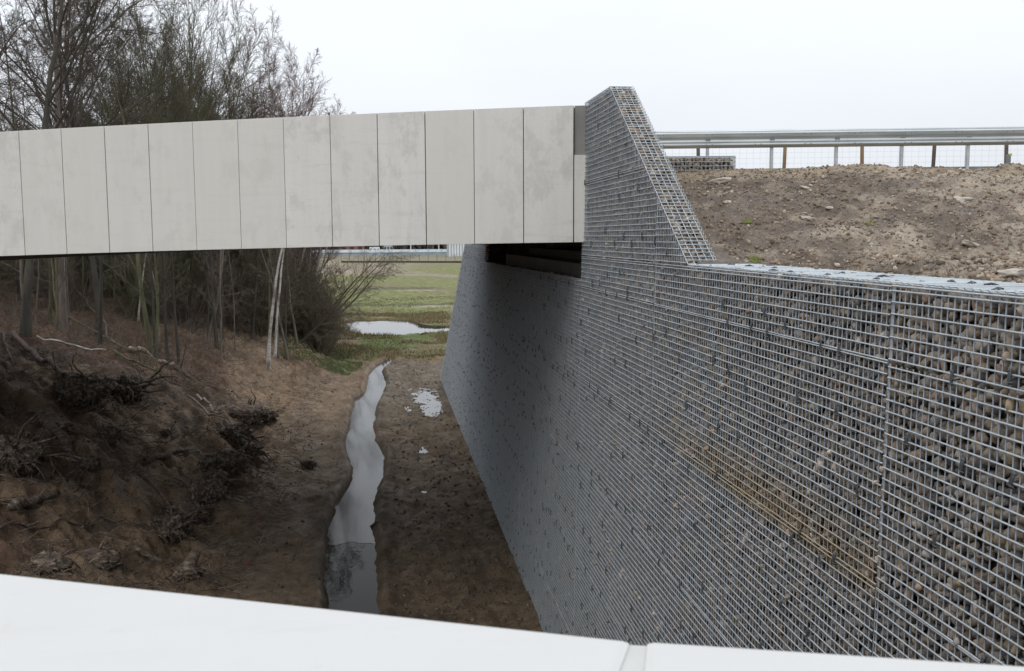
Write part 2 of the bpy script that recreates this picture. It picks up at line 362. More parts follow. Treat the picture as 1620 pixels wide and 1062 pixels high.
def height(X, Y):
    X = np.asarray(X, float); Y = np.asarray(Y, float)
    near = np.exp(-np.maximum(0, Y-45)/60)
    d = foot(Y)-X
    dw = d+.45*N1.fbm(X*.3, Y*.3, 3)
    s = .5*(dw+np.sqrt(dw*dw+.5))*.5
    lim = 5.2+.3*N2.v(X*.05, Y*.05)
    bank = lim*(1-np.exp(-np.clip(s, 0, 50)/lim*1.15))
    bank = bank*np.where(d > -3, 1, np.maximum(0, 1+(d+3)/2))
    on = sstep(-.4, 1.5, d)
    h = bank-.02
    h = h+near*(.02+.16*on)*N1.fbm(X*1.1, Y*1.1, 4)+near*(.018+.075*on)*N2.fbm(X*4+Y*1.5, Y*2.6, 4)+near*(.022+.018*on)*N3.fbm(X*11, Y*8, 3)
    # terrace and hollows on the bank
    h = h-on*.22*np.exp(-((d-1.0-.3*np.sin(Y*.8))/.5)**2)*sstep(10, 14, Y)*(1-sstep(30, 40, Y))
    # small ridges on the flat
    fl = (1-on)*near
    h = h+fl*(.05*np.abs(N2.fbm(X*2.2+3, Y*1.3, 5))+.012*N1.fbm(X*6, Y*5, 3))
    for px_, py_, ax, ay in pudw:
        q = ((X-px_)/ax)**2+((Y-py_)/ay)**2
        wq = np.exp(-q*.9)*(1-on); h = h*(1-wq*.82)-.035*wq
    a = xl(Y); b = xr(Y); din = np.minimum(X-a, b-X)
    inside = (Y < lp[:, 1].max()) & (Y > -30)
    bed = sstep(-.10, .16, din)*.30
    rim = .05*np.exp(-((din+.14)/.09)**2)
    dd = np.where(inside, rim-bed, 0)
    h = h+dd*sstep(0, 1, np.where(inside, 1., 0.))
    ip = inpoly(X+.2*N3.fbm(X*.5, Y*.3, 3), Y+.5*N3.fbm(X*.4+5, Y*.4, 3), pond)
    h = np.where(ip, -.32, h)
    h = h+(1-near)*.25*N1.fbm(X*.02, Y*.02, 2)*sstep(60, 120, Y)*.5
    h = h-.12*np.exp(-((Y-44.5-.2*X)/.35)**2)*(X > -1)*(X < 2.5)
    return h
def hz(x, y): return float(height(np.array([x]), np.array([y]))[0])
def onground(px_, py_, lift=0.0):
    d = ray(px_, py_); t = np.arange(8, 260, .05); P = CP+d[None]*t[:, None]
    k = np.argmax(P[:, 2] < height(P[:, 0], P[:, 1])); q = P[k].copy(); q[2] = hz(q[0], q[1])+lift; return q

def axis(near_lo, near_hi, step, far_lo, far_hi, g):
    a = list(np.arange(near_lo, near_hi+1e-6, step)); s_ = step; p = near_hi
    while p < far_hi: s_ *= g; p += s_; a.append(min(p, far_hi))
    s_ = step; p = near_lo; b = []
    while p > far_lo: s_ *= g; p -= s_; b.append(max(p, far_lo))
    return np.array(b[::-1]+a)
gx = axis(-8.5, 2.35, .05, -2600, 2600, 1.07)
ys_ = [9.5]; st = .06
while ys_[-1] < 3500:
    ys_.append(ys_[-1]+st); st = max(.06, (ys_[-1])**1.6/6000*1.0+.012) if ys_[-1] < 250 else st*1.12
gy = np.array(list(axis(-2, 9.4, .25, -600, 9.4, 1.2))+ys_)
GX, GY = np.meshgrid(gx, gy)
HZ = height(GX, GY)
def zonecol(X, Y):
    d = foot(Y)-X; on = sstep(-.3, 1.2, d)
    n1 = N1.fbm(X*.35+9, Y*.25, 4); n2 = N2.fbm(X*1.5, Y*.9, 4); n3 = N3.fbm(X*.12, Y*.06+3, 4)
    def c(*v): return np.array(v)[None, None, :]
    mud = c(.165, .124, .082); wet = c(.095, .070, .047); sand = c(.28, .205, .135); leaf = c(.115, .07, .046); tan = c(.23, .165, .11)
    green = c(.11, .145, .03); olive = c(.165, .175, .05); dry = c(.19, .14, .07); track = c(.26, .235, .195); dk = c(.06, .05, .03)
    def mix(a, b, t): return a+(b-a)*np.clip(t, 0, 1)[..., None]
    out_ = mix(mud+0*X[..., None], wet, sstep(0, .8, n2+n1*.6))
    a = xl(Y); b = xr(Y); de = np.minimum(X-a, b-X)
    out_ = mix(out_, wet, sstep(-.5, -.1, de)*.6)
    out_ = mix(out_, c(.30, .26, .21), np.exp(-((X-a+.04)/.05)**2)*.95*(Y < 43))
    out_ = mix(out_, tan, sstep(24, 32, Y)*.75*(X < a+.1))
    out_ = mix(out_, c(.16, .135, .105), sstep(25, 34, Y)*.7*(X > b))
    bankc = mix(tan+0*X[..., None], leaf, sstep(-.2, .7, n1+n2*.5+(d-3.2)*.35))
    bankc = mix(bankc, c(.05, .036, .026), sstep(.1, .6, N2.fbm(X*1.1+4, Y*.8+X*.6, 4))*sstep(.8, 2, d)*(1-sstep(24, 30, Y))*.8)
    bankc = mix(bankc, sand, sstep(.25, .7, n2-n1*.5)*(1-sstep(1.5, 4, d)))
    out_ = mix(out_, bankc, on*(1-sstep(105, 120, Y)))
    # meadow
    g = sstep(42.2, 43.2, Y+n2*.8+.12*X)
    mead = mix(dry+0*X[..., None], green, sstep(-.1, .5, n1+n2*.4))
    mead = mix(mead, olive, sstep(60, 80, Y))
    mead = mix(mead, c(.17, .15, .07), sstep(0, .5, n3)*.6)
    stg = sstep(37.2, 38.5, Y+n2)*sstep(-1.1, -1.5, X+.3*n2+(Y-38)*.02)*(1-sstep(47, 50, Y))
    def strip(y0, w, x0=-99, x1=99): return np.exp(-((Y-y0-n1*w*.5)/w)**2)*sstep(x0-1, x0+1, X)*(1-sstep(x1-1, x1+1, X))
    mead = mix(mead, dk, strip(79, 1.0)*.8)
    mead = mix(mead, c(.36, .33, .24), strip(76, 1.4, 2.5, 40)*.9)
    mead = mix(mead, dk, strip(104, 2.2, -3, 6)*.8)
    mead = mix(mead, c(.30, .27, .19), strip(99.5, 1.2, 1.5, 6)*.8)
    tr = np.exp(-((Y-146+1.0*(X-2)+n1*2)/4.5)**2)*sstep(-6, 0, X)
    mead = mix(mead, track, tr*.9)
    lf = (1-sstep(-2, 8, X-(Y-150)*.05+n1*3))*sstep(140, 150, Y)
    mead = mix(mead, c(.27, .225, .165), lf*.85)
    mead = mix(mead, c(.20, .17, .10), sstep(190, 215, Y+n1*8)*.8)
    mead = mix(mead, c(.16, .15, .10), sstep(235, 300, Y))
    out_ = mix(out_, mead, g*(1-on*(1-sstep(105, 120, Y))))
    out_ = mix(out_, c(.075, .135, .03), stg*.85*(1-on))
    ip = inpoly(X, Y, pond)
    return np.where(ip[..., None], dk, out_)
GC = zonecol(GX, GY)
ny, nx = GX.shape
ii = (np.arange(ny-1)[:, None]*nx+np.arange(nx-1)[None]).ravel()
gf = np.stack([ii, ii+1, ii+1+nx, ii+nx], 1)
g = link('ground', np_mesh('ground', np.stack([GX, GY, HZ], -1).reshape(-1, 3), gf, M['ground'], True, GC.reshape(-1, 3)), kind='structure')

# water
def strip_mesh(name, Ys, mat, z):
    a = xl(Ys)-.35; b = xr(Ys)+.35
    v = np.concatenate([np.stack([a, Ys, Ys*0+z], 1), np.stack([b, Ys, Ys*0+z], 1)]); n = len(Ys)
    f = np.stack([np.arange(n-1), np.arange(n-1)+n, np.arange(1, n)+n, np.arange(1, n)], 1)
    return np_mesh(name, v, f, mat)
YS = float(onz(550, 859, WL)[1]); yend = lp[:, 1].max()-.2
link('stream', strip_mesh('stream', np.linspace(-20, YS+.6, 120), M['water'], WL), kind='structure')
_ys = np.linspace(YS, yend, 160); _a, _b = xl(_ys)-.35, xr(_ys)+.35; _u = np.linspace(0, 1, 30)
_gx = _a[:, None]+(_b-_a)[:, None]*_u[None]; _gy = np.repeat(_ys[:, None], 30, 1)
_gy[0] += .16*N2.fbm(_gx[0]*3.1, _gx[0]*0+4.2, 4)-.10*_u; _gy[1] = np.maximum(_gy[1], _gy[0]+.02); _gy[2] = np.maximum(_gy[2], _gy[1]+.02)
_i = (np.arange(159)[:, None]*30+np.arange(29)[None]).ravel()
link('stream_film', np_mesh('stream_film', np.stack([_gx, _gy, _gx*0+WL+.004], -1).reshape(-1, 3), np.stack([_i, _i+1, _i+31, _i+30], 1), M['film']), kind='structure')
pc = pond.mean(0); pv = [(pc[0]+(x-pc[0])*1.15, pc[1]+(y-pc[1])*1.15, WL) for x, y in pond]
me = D.meshes.new('pond'); me.from_pydata(pv, [], [tuple(range(len(pv)))]); me.materials.append(M['pond']); link('pond', me, kind='structure')
for px_, py_, ax, ay in pudw:
    a = np.linspace(0, 2*math.pi, 25)[:-1]
    rr = 1.0+.2*np.sin(a*3+px_*9)
    z = hz(px_, py_)+.011
    me = D.meshes.new('puddle'); me.from_pydata([(px_+ax*r_*math.cos(t), py_+ay*r_*math.sin(t), z) for t, r_ in zip(a, rr)], [], [tuple(range(24))])
    me.materials.append(M['pond']); link('puddle', me, kind='structure')

# ------------------------------------------------------------------ embankment right of the wall
WX0, WT = 2.113, .02
def emb(X, Y):
    Dc = X*math.sin(psi)+Y*math.cos(psi)
    base = 5.13+.045*np.maximum(X-2.65, 0)+.21*np.maximum(0, Y-6.6)
    base = np.where(Y < 6.6, 5.13+.085*np.maximum(X-2.65, 0)*sstep(-4, 4, Y), base)
    base = np.maximum(base, 5.13+.085*np.maximum(X-2.65, 0)*sstep(-4, 4, Y)*(1-sstep(8, 12, Y)))
    cap = 6.20+.052*np.maximum(Dc-11.7, 0)
    cap = np.minimum(cap, 6.66)
    k = .08; h = -k*np.log(np.exp(-base/k)+np.exp(-cap/k))
    n = N1.fbm(X*.9, Y*.9+X*.5, 4)*.075+N2.fbm(X*3, Y*3, 4)*.04+N3.fbm(X*8, Y*8, 3)*.026
    fade = sstep(2.6, 2.85, X)*(1-sstep(11.5, 12.5, Dc)*.8)
    h = h+n*(.25+.75*fade)
    rill = -.07*np.exp(-((X-1.0*(Y)*.55-.6+.2*np.sin(Y*2))/.10)**2)*(Y > 6)*(Y < 11)
    h = h+rill
    far = 5.18-(Y-26.4)*.505-.12
    return np.minimum(h, np.maximum(far, -1.5)) if True else h
ex = axis(2.28, 11.5, .055, 2.28, 60, 1.12); ey = axis(3.0, 13.5, .055, -30, 45, 1.12)
EX, EY = np.meshgrid(ex, ey); EZ = emb(EX, EY)
e1 = N1.fbm(EX*.8+3, EY*.8, 4); e2 = N2.fbm(EX*3, EY*3+5, 4)
def cc(*v): return np.array(v)[None, None]
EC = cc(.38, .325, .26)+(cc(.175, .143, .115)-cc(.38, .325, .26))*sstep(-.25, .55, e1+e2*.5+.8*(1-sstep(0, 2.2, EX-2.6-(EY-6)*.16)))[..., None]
EC = EC+(cc(.44, .37, .29)-EC)*(sstep(.45, .8, e2)*.5)[..., None]
EC = EC+(cc(.34, .27, .17)-EC)*(sstep(10.6, 12, EX*math.sin(psi)+EY*math.cos(psi))*.6)[..., None]
ny, nx = EX.shape; ii = (np.arange(ny-1)[:, None]*nx+np.arange(nx-1)[None]).ravel()
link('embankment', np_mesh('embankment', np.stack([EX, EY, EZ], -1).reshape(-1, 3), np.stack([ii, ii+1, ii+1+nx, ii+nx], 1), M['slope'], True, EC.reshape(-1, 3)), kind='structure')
def ez(x, y): return float(emb(np.array([x]), np.array([y]))[0])
def onemb(px_, py_):
    d = ray(px_, py_); t = np.arange(3, 22, .02); P = CP+d[None]*t[:, None]
    k = np.argmax((P[:, 0] > 2.62) & (P[:, 2] < emb(P[:, 0], P[:, 1]))); q = P[k].copy(); q[2] = ez(q[0], q[1]); return q

# ------------------------------------------------------------------ gabion wall
ico_v = None
def ico(sub):
    import bmesh
    bm = bmesh.new(); bmesh.ops.create_icosphere(bm, subdivisions=sub, radius=1)
    v = np.array([p.co[:] for p in bm.verts]); f = np.array([[q.index for q in t.verts] for t in bm.faces]); bm.free(); return v, f
IC1, IC2, IC3 = ico(1), ico(2), ico(3)
PAL = np.array([(.22,.185,.15),(.17,.15,.13),(.27,.235,.195),(.13,.12,.115),(.20,.195,.19),(.28,.21,.165),(.34,.31,.28),(.21,.155,.12),(.11,.105,.105),(.22,.18,.125),(.30,.18,.125),(.46,.41,.36)])
PW = np.array([5,5,4,4,4,2,2,1.0,3,3,.07,.9]); PW /= PW.sum()
def stones(pos, size, base, r):
    """pos (N,3) -> mesh arrays; every stone an uneven rounded lump of its own tint"""
    bv, bf = base; n = len(pos)
    q = r.normal(size=(n, 4)); q /= np.linalg.norm(q, axis=1)[:, None]
    w, x, y, z = q.T
    Rm = np.stack([1-2*(y*y+z*z), 2*(x*y-z*w), 2*(x*z+y*w), 2*(x*y+z*w), 1-2*(x*x+z*z), 2*(y*z-x*w), 2*(x*z-y*w), 2*(y*z+x*w), 1-2*(x*x+y*y)], 1).reshape(n, 3, 3)
    sc = np.stack([r.uniform(.95, 1.35, n), r.uniform(.7, 1.05, n), r.uniform(.5, .85, n)], 1)*size[:, None]
    lump = 1+.28*(r.random((n, len(bv)))-.5)
    pw = r.uniform(.7, 1.0, (n, 1, 1))
    b_ = np.sign(bv)*np.abs(bv)**.9
    v = (b_[None]*lump[:, :, None])*sc[:, None]
    v = np.einsum('nij,nvj->nvi', Rm, v)+pos[:, None]
    f = (bf[None]+(np.arange(n)*len(bv))[:, None, None]).reshape(-1, 3)
    c = PAL[r.choice(len(PAL), n, p=PW)]*r.uniform(.7, 1.25, (n, 1))
    return v.reshape(-1, 3), f, np.repeat(c, len(bv), 0)
def stone_positions(r, Lu, Lv, sp_, deep=(.012, .05), proud=.014):
    """face-plane positions (u,v) and depth w inward"""
    out_ = []
    for layer, (w0, w1) in enumerate(((deep[0], deep[0]+.014), (deep[0]+.022, deep[1]))):
        nu, nv = int(round(Lu/sp_)), int(round(Lv/sp_))
        u, v = np.meshgrid((np.arange(nu)+.5)/nu*Lu, (np.arange(nv)+.5)/nv*Lv)
        u = u+(np.arange(nv) % 2*.5*sp_)[:, None]
        u = (u+r.uniform(-.45, .45, u.shape)*sp_) % Lu; v = v+r.uniform(-.42, .42, v.shape)*sp_
        w = r.uniform(w0, w1, u.shape); w = np.where((r.random(u.shape) < proud) & (layer == 0), -.011, w); keep = r.random(u.shape) < (.62 if layer == 0 else .85)
        out_.append(np.stack([u[keep], v[keep], w[keep]], 1))
    return np.concatenate(out_)
TOPZ = 5.188; YE = 36.92; Y0 = -2.0
PR = [(Y0, TOPZ), (6.9, TOPZ), (9.55, 6.86), (10.74, 6.86), (10.7401, 4.93), (21.0, 4.86), (21.0001, 6.86), (23.0, 6.86), (26.4, 5.188), (YE, -.02)]
py = np.array([a for a, b in PR]); pz = np.array([b for a, b in PR])
def topz(Y): return np.interp(Y, py, pz)
def F(Y, z, w=0.0): return np.stack(np.broadcast_arrays(WX0+WT*z+w, Y, z), -1)   # point on the face, w metres inward
wall = empty('gabion_wall', (WX0, 0, 0), 'long high grey retaining wall of wire baskets filled with stones, beside the stream', 'gabion wall')
# solid inside
mb = MB()
TH = .45
def prism(poly, w0, w1):
    n = len(poly); v = [F(a, b, w0) for a, b in poly]+[F(a, b, w1) for a, b in poly]
    mb.add(v, [tuple(range(n)), tuple(range(2*n-1, n-1, -1))]+[(i, i+n, (i+1) % n+n, (i+1) % n) for i in range(n)])
I = .075
prism([(Y0, -.1), (6.9-I*.3, -.1), (6.9-I*.3, TOPZ-I), (Y0, TOPZ-I)], I, TH-.03)
prism([(6.9-I*.3, -.1), (10.74, -.1), (10.74, 4.85), (10.68, 4.85), (10.68, 6.86-I), (9.55+I*.3, 6.86-I), (6.9+I*.8, TOPZ-I*.6)], I, .22)
prism([(6.9, -.1), (10.7, -.1), (10.7, 5.1), (6.9, 5.1)], .225, TH)
prism([(10.745, -.1), (21, -.1), (21, 4.83), (10.745, 4.90)], I, TH)
prism([(21.003, -.1), (YE-.2, -.1), (26.4-.05, 5.1), (23-.02, 6.86-I), (21.003, 6.86-I)], I, TH)
mb.build('gabion_core', M['core'], wall)

# stones: patches of 1 x 1 m, four near kinds and three coarse ones, linked
def patch(seed, sp_, base, mir=False):
    r = np.random.default_rng(seed); p = stone_positions(r, 1.0, 1.0, sp_); s_ = r.uniform(.36, .60, len(p))*sp_*1.18
    v, f, c = stones(np.stack([p[:, 2]+s_*.66, p[:, 0], p[:, 1]], 1), s_, base, r)
    return np_mesh('stone_fill', v, f, M['stone'], True, c)
near_p = [patch(i, .037, IC2) for i in range(11, 15)]
mid_p = [patch(i, .046, IC1) for i in range(21, 25)]
edge_v = []
shear = Matrix.Identity(4); shear[0][2] = WT
nearN = 0
IND = (3.0, 4.05, 4.2, 5.14)       # region in which the stones are separate objects
def boundary_cells(Yc, zc, base, sp_, r, skip=None):
    p = stone_positions(r, 1.0, 1.0, sp_); Y = Yc+p[:, 0]; z = zc+p[:, 1]; w = p[:, 2]
    s_ = r.uniform(.36, .60, len(p))*sp_*1.18
    def ins(Y, z): return z < topz(Y)
    k = ins(Y, z+s_*.5) & ins(Y-.02, z) & ins(Y+.02, z) & (z > 0)
    if skip: k &= ~((Y > skip[0]) & (Y < skip[1]) & (z > skip[2]) & (z < skip[3]))
    return F(Y[k], z[k], w[k]+s_[k]*.66), s_[k]
rb = np.random.default_rng(99)
ptsN, ptsM = [], []
for iy in range(int(Y0), 37):
    for iz in range(0, 7):
        tz = topz(np.linspace(iy+.01, iy+.99, 15))
        if tz.max() < iz+.02: continue
        full = tz.min() > iz+1
        isn = -2 <= iy < 10
        visible_near = iy >= 2 and isn
        inreg = iy in (3,) and iz in (4,)
        if full and not inreg:
            me = (near_p if visible_near else mid_p)[int(rb.integers(4))]
            o = link('stone_fill', me, None, 'stuff'); o.parent = wall
            flip = rb.random() < .5
            mm = Matrix.Translation((WX0+WT*iz, iy+(1 if flip else 0), iz))@shear@Matrix.Diagonal((1, -1 if flip else 1, 1, 1))
            o.matrix_parent_inverse = Matrix.Translation(wall.location).inverted(); o.matrix_basis = Matrix.Identity(4)
            o.matrix_basis = mm
        else:
            P_, s_ = boundary_cells(iy, iz, None, .040 if visible_near else .046, rb, IND)
            (ptsN if visible_near else ptsM).append((P_, s_))
def fillobj(lst, base, parent, name='stone_fill'):
    P_ = np.concatenate([a for a, b in lst]); s_ = np.concatenate([b for a, b in lst])
    v, f, c = stones(P_, s_, base, rb); return link(name, np_mesh(name, v, f, M['stone'], True, c), parent, 'stuff')
# separately built stones (nearest the viewer) in the reserved region, the remainder filled
u_, v_ = IND[1]-IND[0], IND[3]-IND[2]
p = stone_positions(rb, u_, v_, .040); s_ = rb.uniform(.36, .60, len(p))*.040*1.18
Pp = F(IND[0]+p[:, 0], IND[2]+p[:, 1], p[:, 2]+s_*.66); front = p[:, 2] < .03
order = np.argsort(np.where(front, Pp[:, 1]-Pp[:, 2]*.3, 99))[:290]
selm = np.zeros(len(p), bool); selm[order] = True
ptsN.append((Pp[~selm], s_[~selm]))
fillobj(ptsN, IC2, wall); fillobj(ptsM, IC1, wall)
smesh = []
for i in range(16):
    v, f, c = stones(np.zeros((1, 3)), np.ones(1), IC2, rb); smesh.append(np_mesh('stone', v, f, M['stone'], True, c))
for i in order:
    o = link('stone', smesh[int(rb.integers(16))], None); o.parent = wall
    o.matrix_parent_inverse = Matrix.Translation(wall.location).inverted()
    o.location = Pp[i]; o.scale = (float(s_[i]),)*3; o.rotation_euler = rb.uniform(0, 6, 3)
# stones under the sloped and the flat tops
def topstones(A, B, wd, w_in, sp_, base, n_out):
    """between face-plane points A and B (Y,z); wd = width inward"""
    A = np.array(A, float); B = np.array(B, float); Ln = np.linalg.norm(B-A); p = stone_positions(rb, Ln, wd-.04, sp_, proud=0)
    t = p[:, 0]/Ln; nrm = np.array([(B-A)[1], -(B-A)[0]])/Ln
    if nrm[1] > 0: nrm = -nrm
    Yz = A+(B-A)*t[:, None]+nrm*p[:, 2:3]
    s_ = rb.uniform(.36, .6, len(p))*sp_*1.15
    return F(Yz[:, 0], Yz[:, 1], .02+p[:, 1]), s_
lst = [topstones((6.9, TOPZ), (9.55, 6.86), .24, 0, .036, IC2, 0), topstones((9.55, 6.86), (10.7, 6.86), .24, 0, .04, IC1, 0)]
fillobj(lst, IC2, wall)
fillobj([topstones((Y0, TOPZ), (6.9, TOPZ), .45, 0, .045, IC1, 0)], IC1, wall)

# wire mesh panels
ROWS = [0, .76, 1.78, 2.80, 3.82, 4.845, 5.188, 5.99, 6.86]
SEAMS = [Y0, .25, 4.0, 7.75, 10.74, 15.25, 21.0, 24.9, 28.6, 32.4, YE]
WR = .0036
def polyline(A, B, n, amp_w, amp_s, axis_):
    t = np.linspace(0, 1, n)[:, None]; P_ = np.array(A)*(1-t)+np.array(B)*t
    P_[1:-1, 0] += rb.normal(0, amp_w, n-2); P_[:, axis_] += rb.normal(0, amp_s)
    P_[1:-1, axis_] += rb.normal(0, amp_s*.5, n-2)
    return P_
for si in range(len(SEAMS)-1):
    ya, yb = SEAMS[si]+.004, SEAMS[si+1]-.004
    for ri in range(len(ROWS)-1):
        za, zb = ROWS[ri]+.006, ROWS[ri+1]-.007
        Yg = np.arange(ya+.004, yb, .0455)
        tz = topz(Yg)
        if tz.max() <= za+.02: continue
        k = 5 if yb < 13 else 4
        grp = {}; grpV = {}
        def addl(P_):
            grp.setdefault(len(P_), []).append(P_)
        off = rb.normal(0, .0012); dz = rb.normal(0, .005)
        for j, Yv in enumerate(list(Yg)+[yb-.003]):
            t_ = float(topz(Yv))
            if t_ <= za+.01: continue
            z1 = min(zb, t_)
            n = max(3, int((z1-za)/.2)+2)
            P_ = polyline(F(Yv, za, .000+off), F(Yv, z1, .000+off), n, .0009, .0014, 1); grpV.setdefault(len(P_), []).append(P_)
        for zz in list(np.arange(za+.004, zb-.02, .0505))+[zb-.002]:
            fine = np.arange(ya, yb+.001, .01); okk = topz(fine) >= zz-.001
            if not okk.any(): continue
            edges = np.flatnonzero(np.diff(np.r_[0, okk.astype(int), 0]))
            for a, b in zip(edges[::2], edges[1::2]):
                A_, B_ = fine[a], fine[b-1]
                if B_-A_ < .04: continue
                n = max(3, int((B_-A_)/.3)+2)
                addl(polyline(F(A_, zz+dz, -.0085+off), F(B_, zz+dz, -.0085+off), n, .0012, .0012, 2))
        def pj(gr_, rad):
            parts = []
            for n, ls in gr_.items():
                P_ = np.stack(ls); parts.append(tubes(P_, np.full(P_.shape[:2], rad), k))
            return join(parts) if parts else (np.zeros((0, 3)), np.zeros((0, 4), int))
        v1, f1_ = pj(grpV, .0034); v2, f2_ = pj(grp, .0041); v, f = join([(v1, f1_), (v2, f2_)])
        me = np_mesh('wire_mesh', v, f, M['wire'], True); me.materials.append(M['wire_back_shade'])
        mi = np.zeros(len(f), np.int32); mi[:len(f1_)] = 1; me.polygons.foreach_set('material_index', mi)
        link('wire_mesh', me, wall)
# top mesh: flat top, sloped shoulder, pillar top
def topmesh(A, B, w0, w1, sp_=.05, lift=.002):
    A = np.array(A, float); B = np.array(B, float); Ln = np.linalg.norm(B-A); ls = []
    n = int(Ln/sp_)
    c1 = []
    for i in range(n+1):
        q = A+(B-A)*i/n+rb.normal(0, .001)
        c1.append(np.stack([F(q[0], q[1]+.0056+lift, w0-.008), F(q[0], q[1]+.0056+lift, (w0+w1)/2), F(q[0], q[1]+.0056+lift, w1)]))
    v1 = tubes(np.stack(c1), np.full((len(c1), 3), WR), 5)
    c2 = []
    for w in np.arange(w0, w1+.001, sp_):
        t = np.linspace(0, 1, 12)[:, None]; q = A*(1-t)+B*t
        P_ = F(q[:, 0], q[:, 1]+lift, w); c2.append(P_)
    v2 = tubes(np.stack(c2), np.full((len(c2), 12), WR), 5)
    v, f = join([v1, v2])
    return link('top_mesh', np_mesh('top_mesh', v, f, M['wire'], True), wall)
topmesh((Y0, TOPZ), (6.88, TOPZ), 0, .45)
topmesh((6.9, TOPZ), (9.55, 6.86), 0, .23, .052)
topmesh((9.55, 6.86), (10.72, 6.86), 0, .23)
topmesh((23.0, 6.86), (26.4, 5.188), 0, .45, .08); topmesh((26.4, 5.188), (YE, 0), 0, .45, .08)
# end and back faces of the pillar
def facemesh(ya, yb, za, zb, w):
    ls = []
    for zz in np.arange(za, zb, .05): ls.append(np.stack([F(ya, zz, w), F((ya+yb)/2, zz, w), F(yb, zz, w)]))
    for yy in np.arange(ya, yb, .05):
        z1 = min(zb, float(topz(yy)));
        if z1 > za+.02: ls.append(np.stack([F(yy, za, w+.005), F(yy, (za+z1)/2, w+.005), F(yy, z1, w+.005)]))
    return ls
ls = [a for a in facemesh(7.0, 10.72, 5.2, 6.86, .235)]
ls = [a for a in ls if a[-1][2] <= topz(a[-1][1])+.01 and a[0][2] <= topz(a[0][1])+.01]
v, f = tubes(np.stack(ls), np.full((len(ls), 3), WR), 4); link('wire_mesh', np_mesh('wire_mesh', v, f, M['wire'], True), wall)
# clips: dark spiral wire ties on the face
mbc = MB()
for i in range(3): mbc.tube([(-.013, (i-1)*.004, -.034), (-.018, (i-1)*.005+.002, -.012), (-.018, (i-1)*.005-.002, .014), (-.012, (i-1)*.004, .036)], .0035, 5)
for zz in (-.026, .026): mbc.tube([(-.012, -.012, zz), (-.020, 0, zz+.003), (-.012, .012, zz)], .004, 5)
mbc.tube([(-.012, .0, -.01), (.02, .004, -.006)], .004, 4)
clipm = mbc.mesh('tie_clip', M['clip'], True)
cl = []
for yy in np.arange(Y0, YE, .36):
    row = 0
    for zz in np.arange(.15, 6.8, .40):
        row += 1
        y2 = yy+(.18 if row % 2 else 0)+rb.normal(0, .05); z2 = zz+rb.normal(0, .05)
        if rb.random() < .45: continue
        if z2 < topz(y2)-.06: cl.append((y2, z2))
for yy in np.arange(Y0+.1, YE, .42):        # ties along the level joints
    for zz in ROWS[1:-1]:
        y2 = yy+rb.normal(0, .08)
        if zz < topz(y2)-.06 and abs(zz-5.188) > .01 and rb.random() < .5: cl.append((y2, zz))
cl = np.array(cl)
d_ = np.where(cl[:, 0] > 2.6, cl[:, 0], 99+cl[:, 0]); od = np.argsort(d_)
vv = np.array([q.co[:] for q in clipm.vertices]); far = []
for n_i, i in enumerate(od):
    y2, z2 = cl[i]; y2 = round((y2)/.05)*.05+.004; sc_ = rb.uniform(.8, 1.1)
    if n_i < 290:
        o = link('tie_clip', clipm, None); o.parent = wall; o.matrix_parent_inverse = Matrix.Translation(wall.location).inverted()
        o.location = F(y2, z2); o.scale = (1, rb.uniform(.8, 1.3), sc_); o.rotation_euler = (rb.normal(0, .12), 0, 0)
    else: far.append((y2, z2, sc_))
mb = MB()
for y2, z2, s1 in far:
    c = F(y2, z2, -.012); mb.box(c[0]-.004, c[0]+.012, y2-.007, y2+.007, z2-.022*s1, z2+.022*s1)
mb.build('tie_clip', M['clip'], wall, kind='stuff')
mb = MB()
for i in range(24):      # ties on the flat top
    y2 = 1.5+i*.23+rb.normal(0, .05); w = rb.choice([.04, .22, .38]); c = F(y2, TOPZ+.012, w)
    a = rb.uniform(0, 3.1)
    mb.tube([(c[0]-.03*math.cos(a), c[1]-.03*math.sin(a), c[2]-.004), (c[0], c[1], c[2]+.006), (c[0]+.03*math.cos(a), c[1]+.03*math.sin(a), c[2])], .004, 5)
    mb.tube([(c[0]-.02*math.sin(a), c[1]-.02*math.cos(a), c[2]), (c[0]+.01, c[1], c[2]+.004), (c[0]+.02*math.sin(a), c[1]+.01, c[2]-.006)], .004, 5)
mb.build('tie_clip', M['clip'], wall, kind='stuff')

# ------------------------------------------------------------------ far bridge
P0 = np.array([2.2, 10.62]); U_ = np.array([-.95876, .28423]); Nn = np.array([.28423, .95876])     # U_ runs left, Nn runs away from the viewer
bridge = empty('bridge', (P0[0], P0[1], 5.3), 'pale concrete bridge with tall jointed parapet panels crossing above the stream', 'bridge')
def bt(s): return 6.829-.0110*s-.00135*s*s
PITCH = .5565; BH = 1.49
def bpt(s, n): q = P0+U_*s+Nn*n; return q
def slab(mb, s0, s1, n0, n1, zt0, zt1, zb0, zb1):
    q = [bpt(s0, n0), bpt(s1, n0), bpt(s1, n1), bpt(s0, n1)]
    mb.hexa([(q[0][0], q[0][1], zb0), (q[1][0], q[1][1], zb1), (q[2][0], q[2][1], zb1), (q[3][0], q[3][1], zb0)][::-1],
            [(q[0][0], q[0][1], zt0), (q[1][0], q[1][1], zt1), (q[2][0], q[2][1], zt1), (q[3][0], q[3][1], zt0)][::-1])
BW = 9.75
for i in range(32):
    a = .104+i*PITCH+.004+rb.normal(0, .0012); b = .104+(i+1)*PITCH-.004+rb.normal(0, .0012)
    mb = MB(); dn = rb.normal(0, .0012)
    slab(mb, a, b, dn, .11, bt(a), bt(b), bt(a)-BH, bt(b)-BH); mb.build('parapet_panel', M['concrete'], bridge, bevel=.003)
mb = MB(); slab(mb, -.12, .098, .045, .16, bt(0)-.0, bt(0), bt(0)-.53, bt(0)-.53); o = mb.build('end_recess_panel', M['concrete_dark'], bridge)
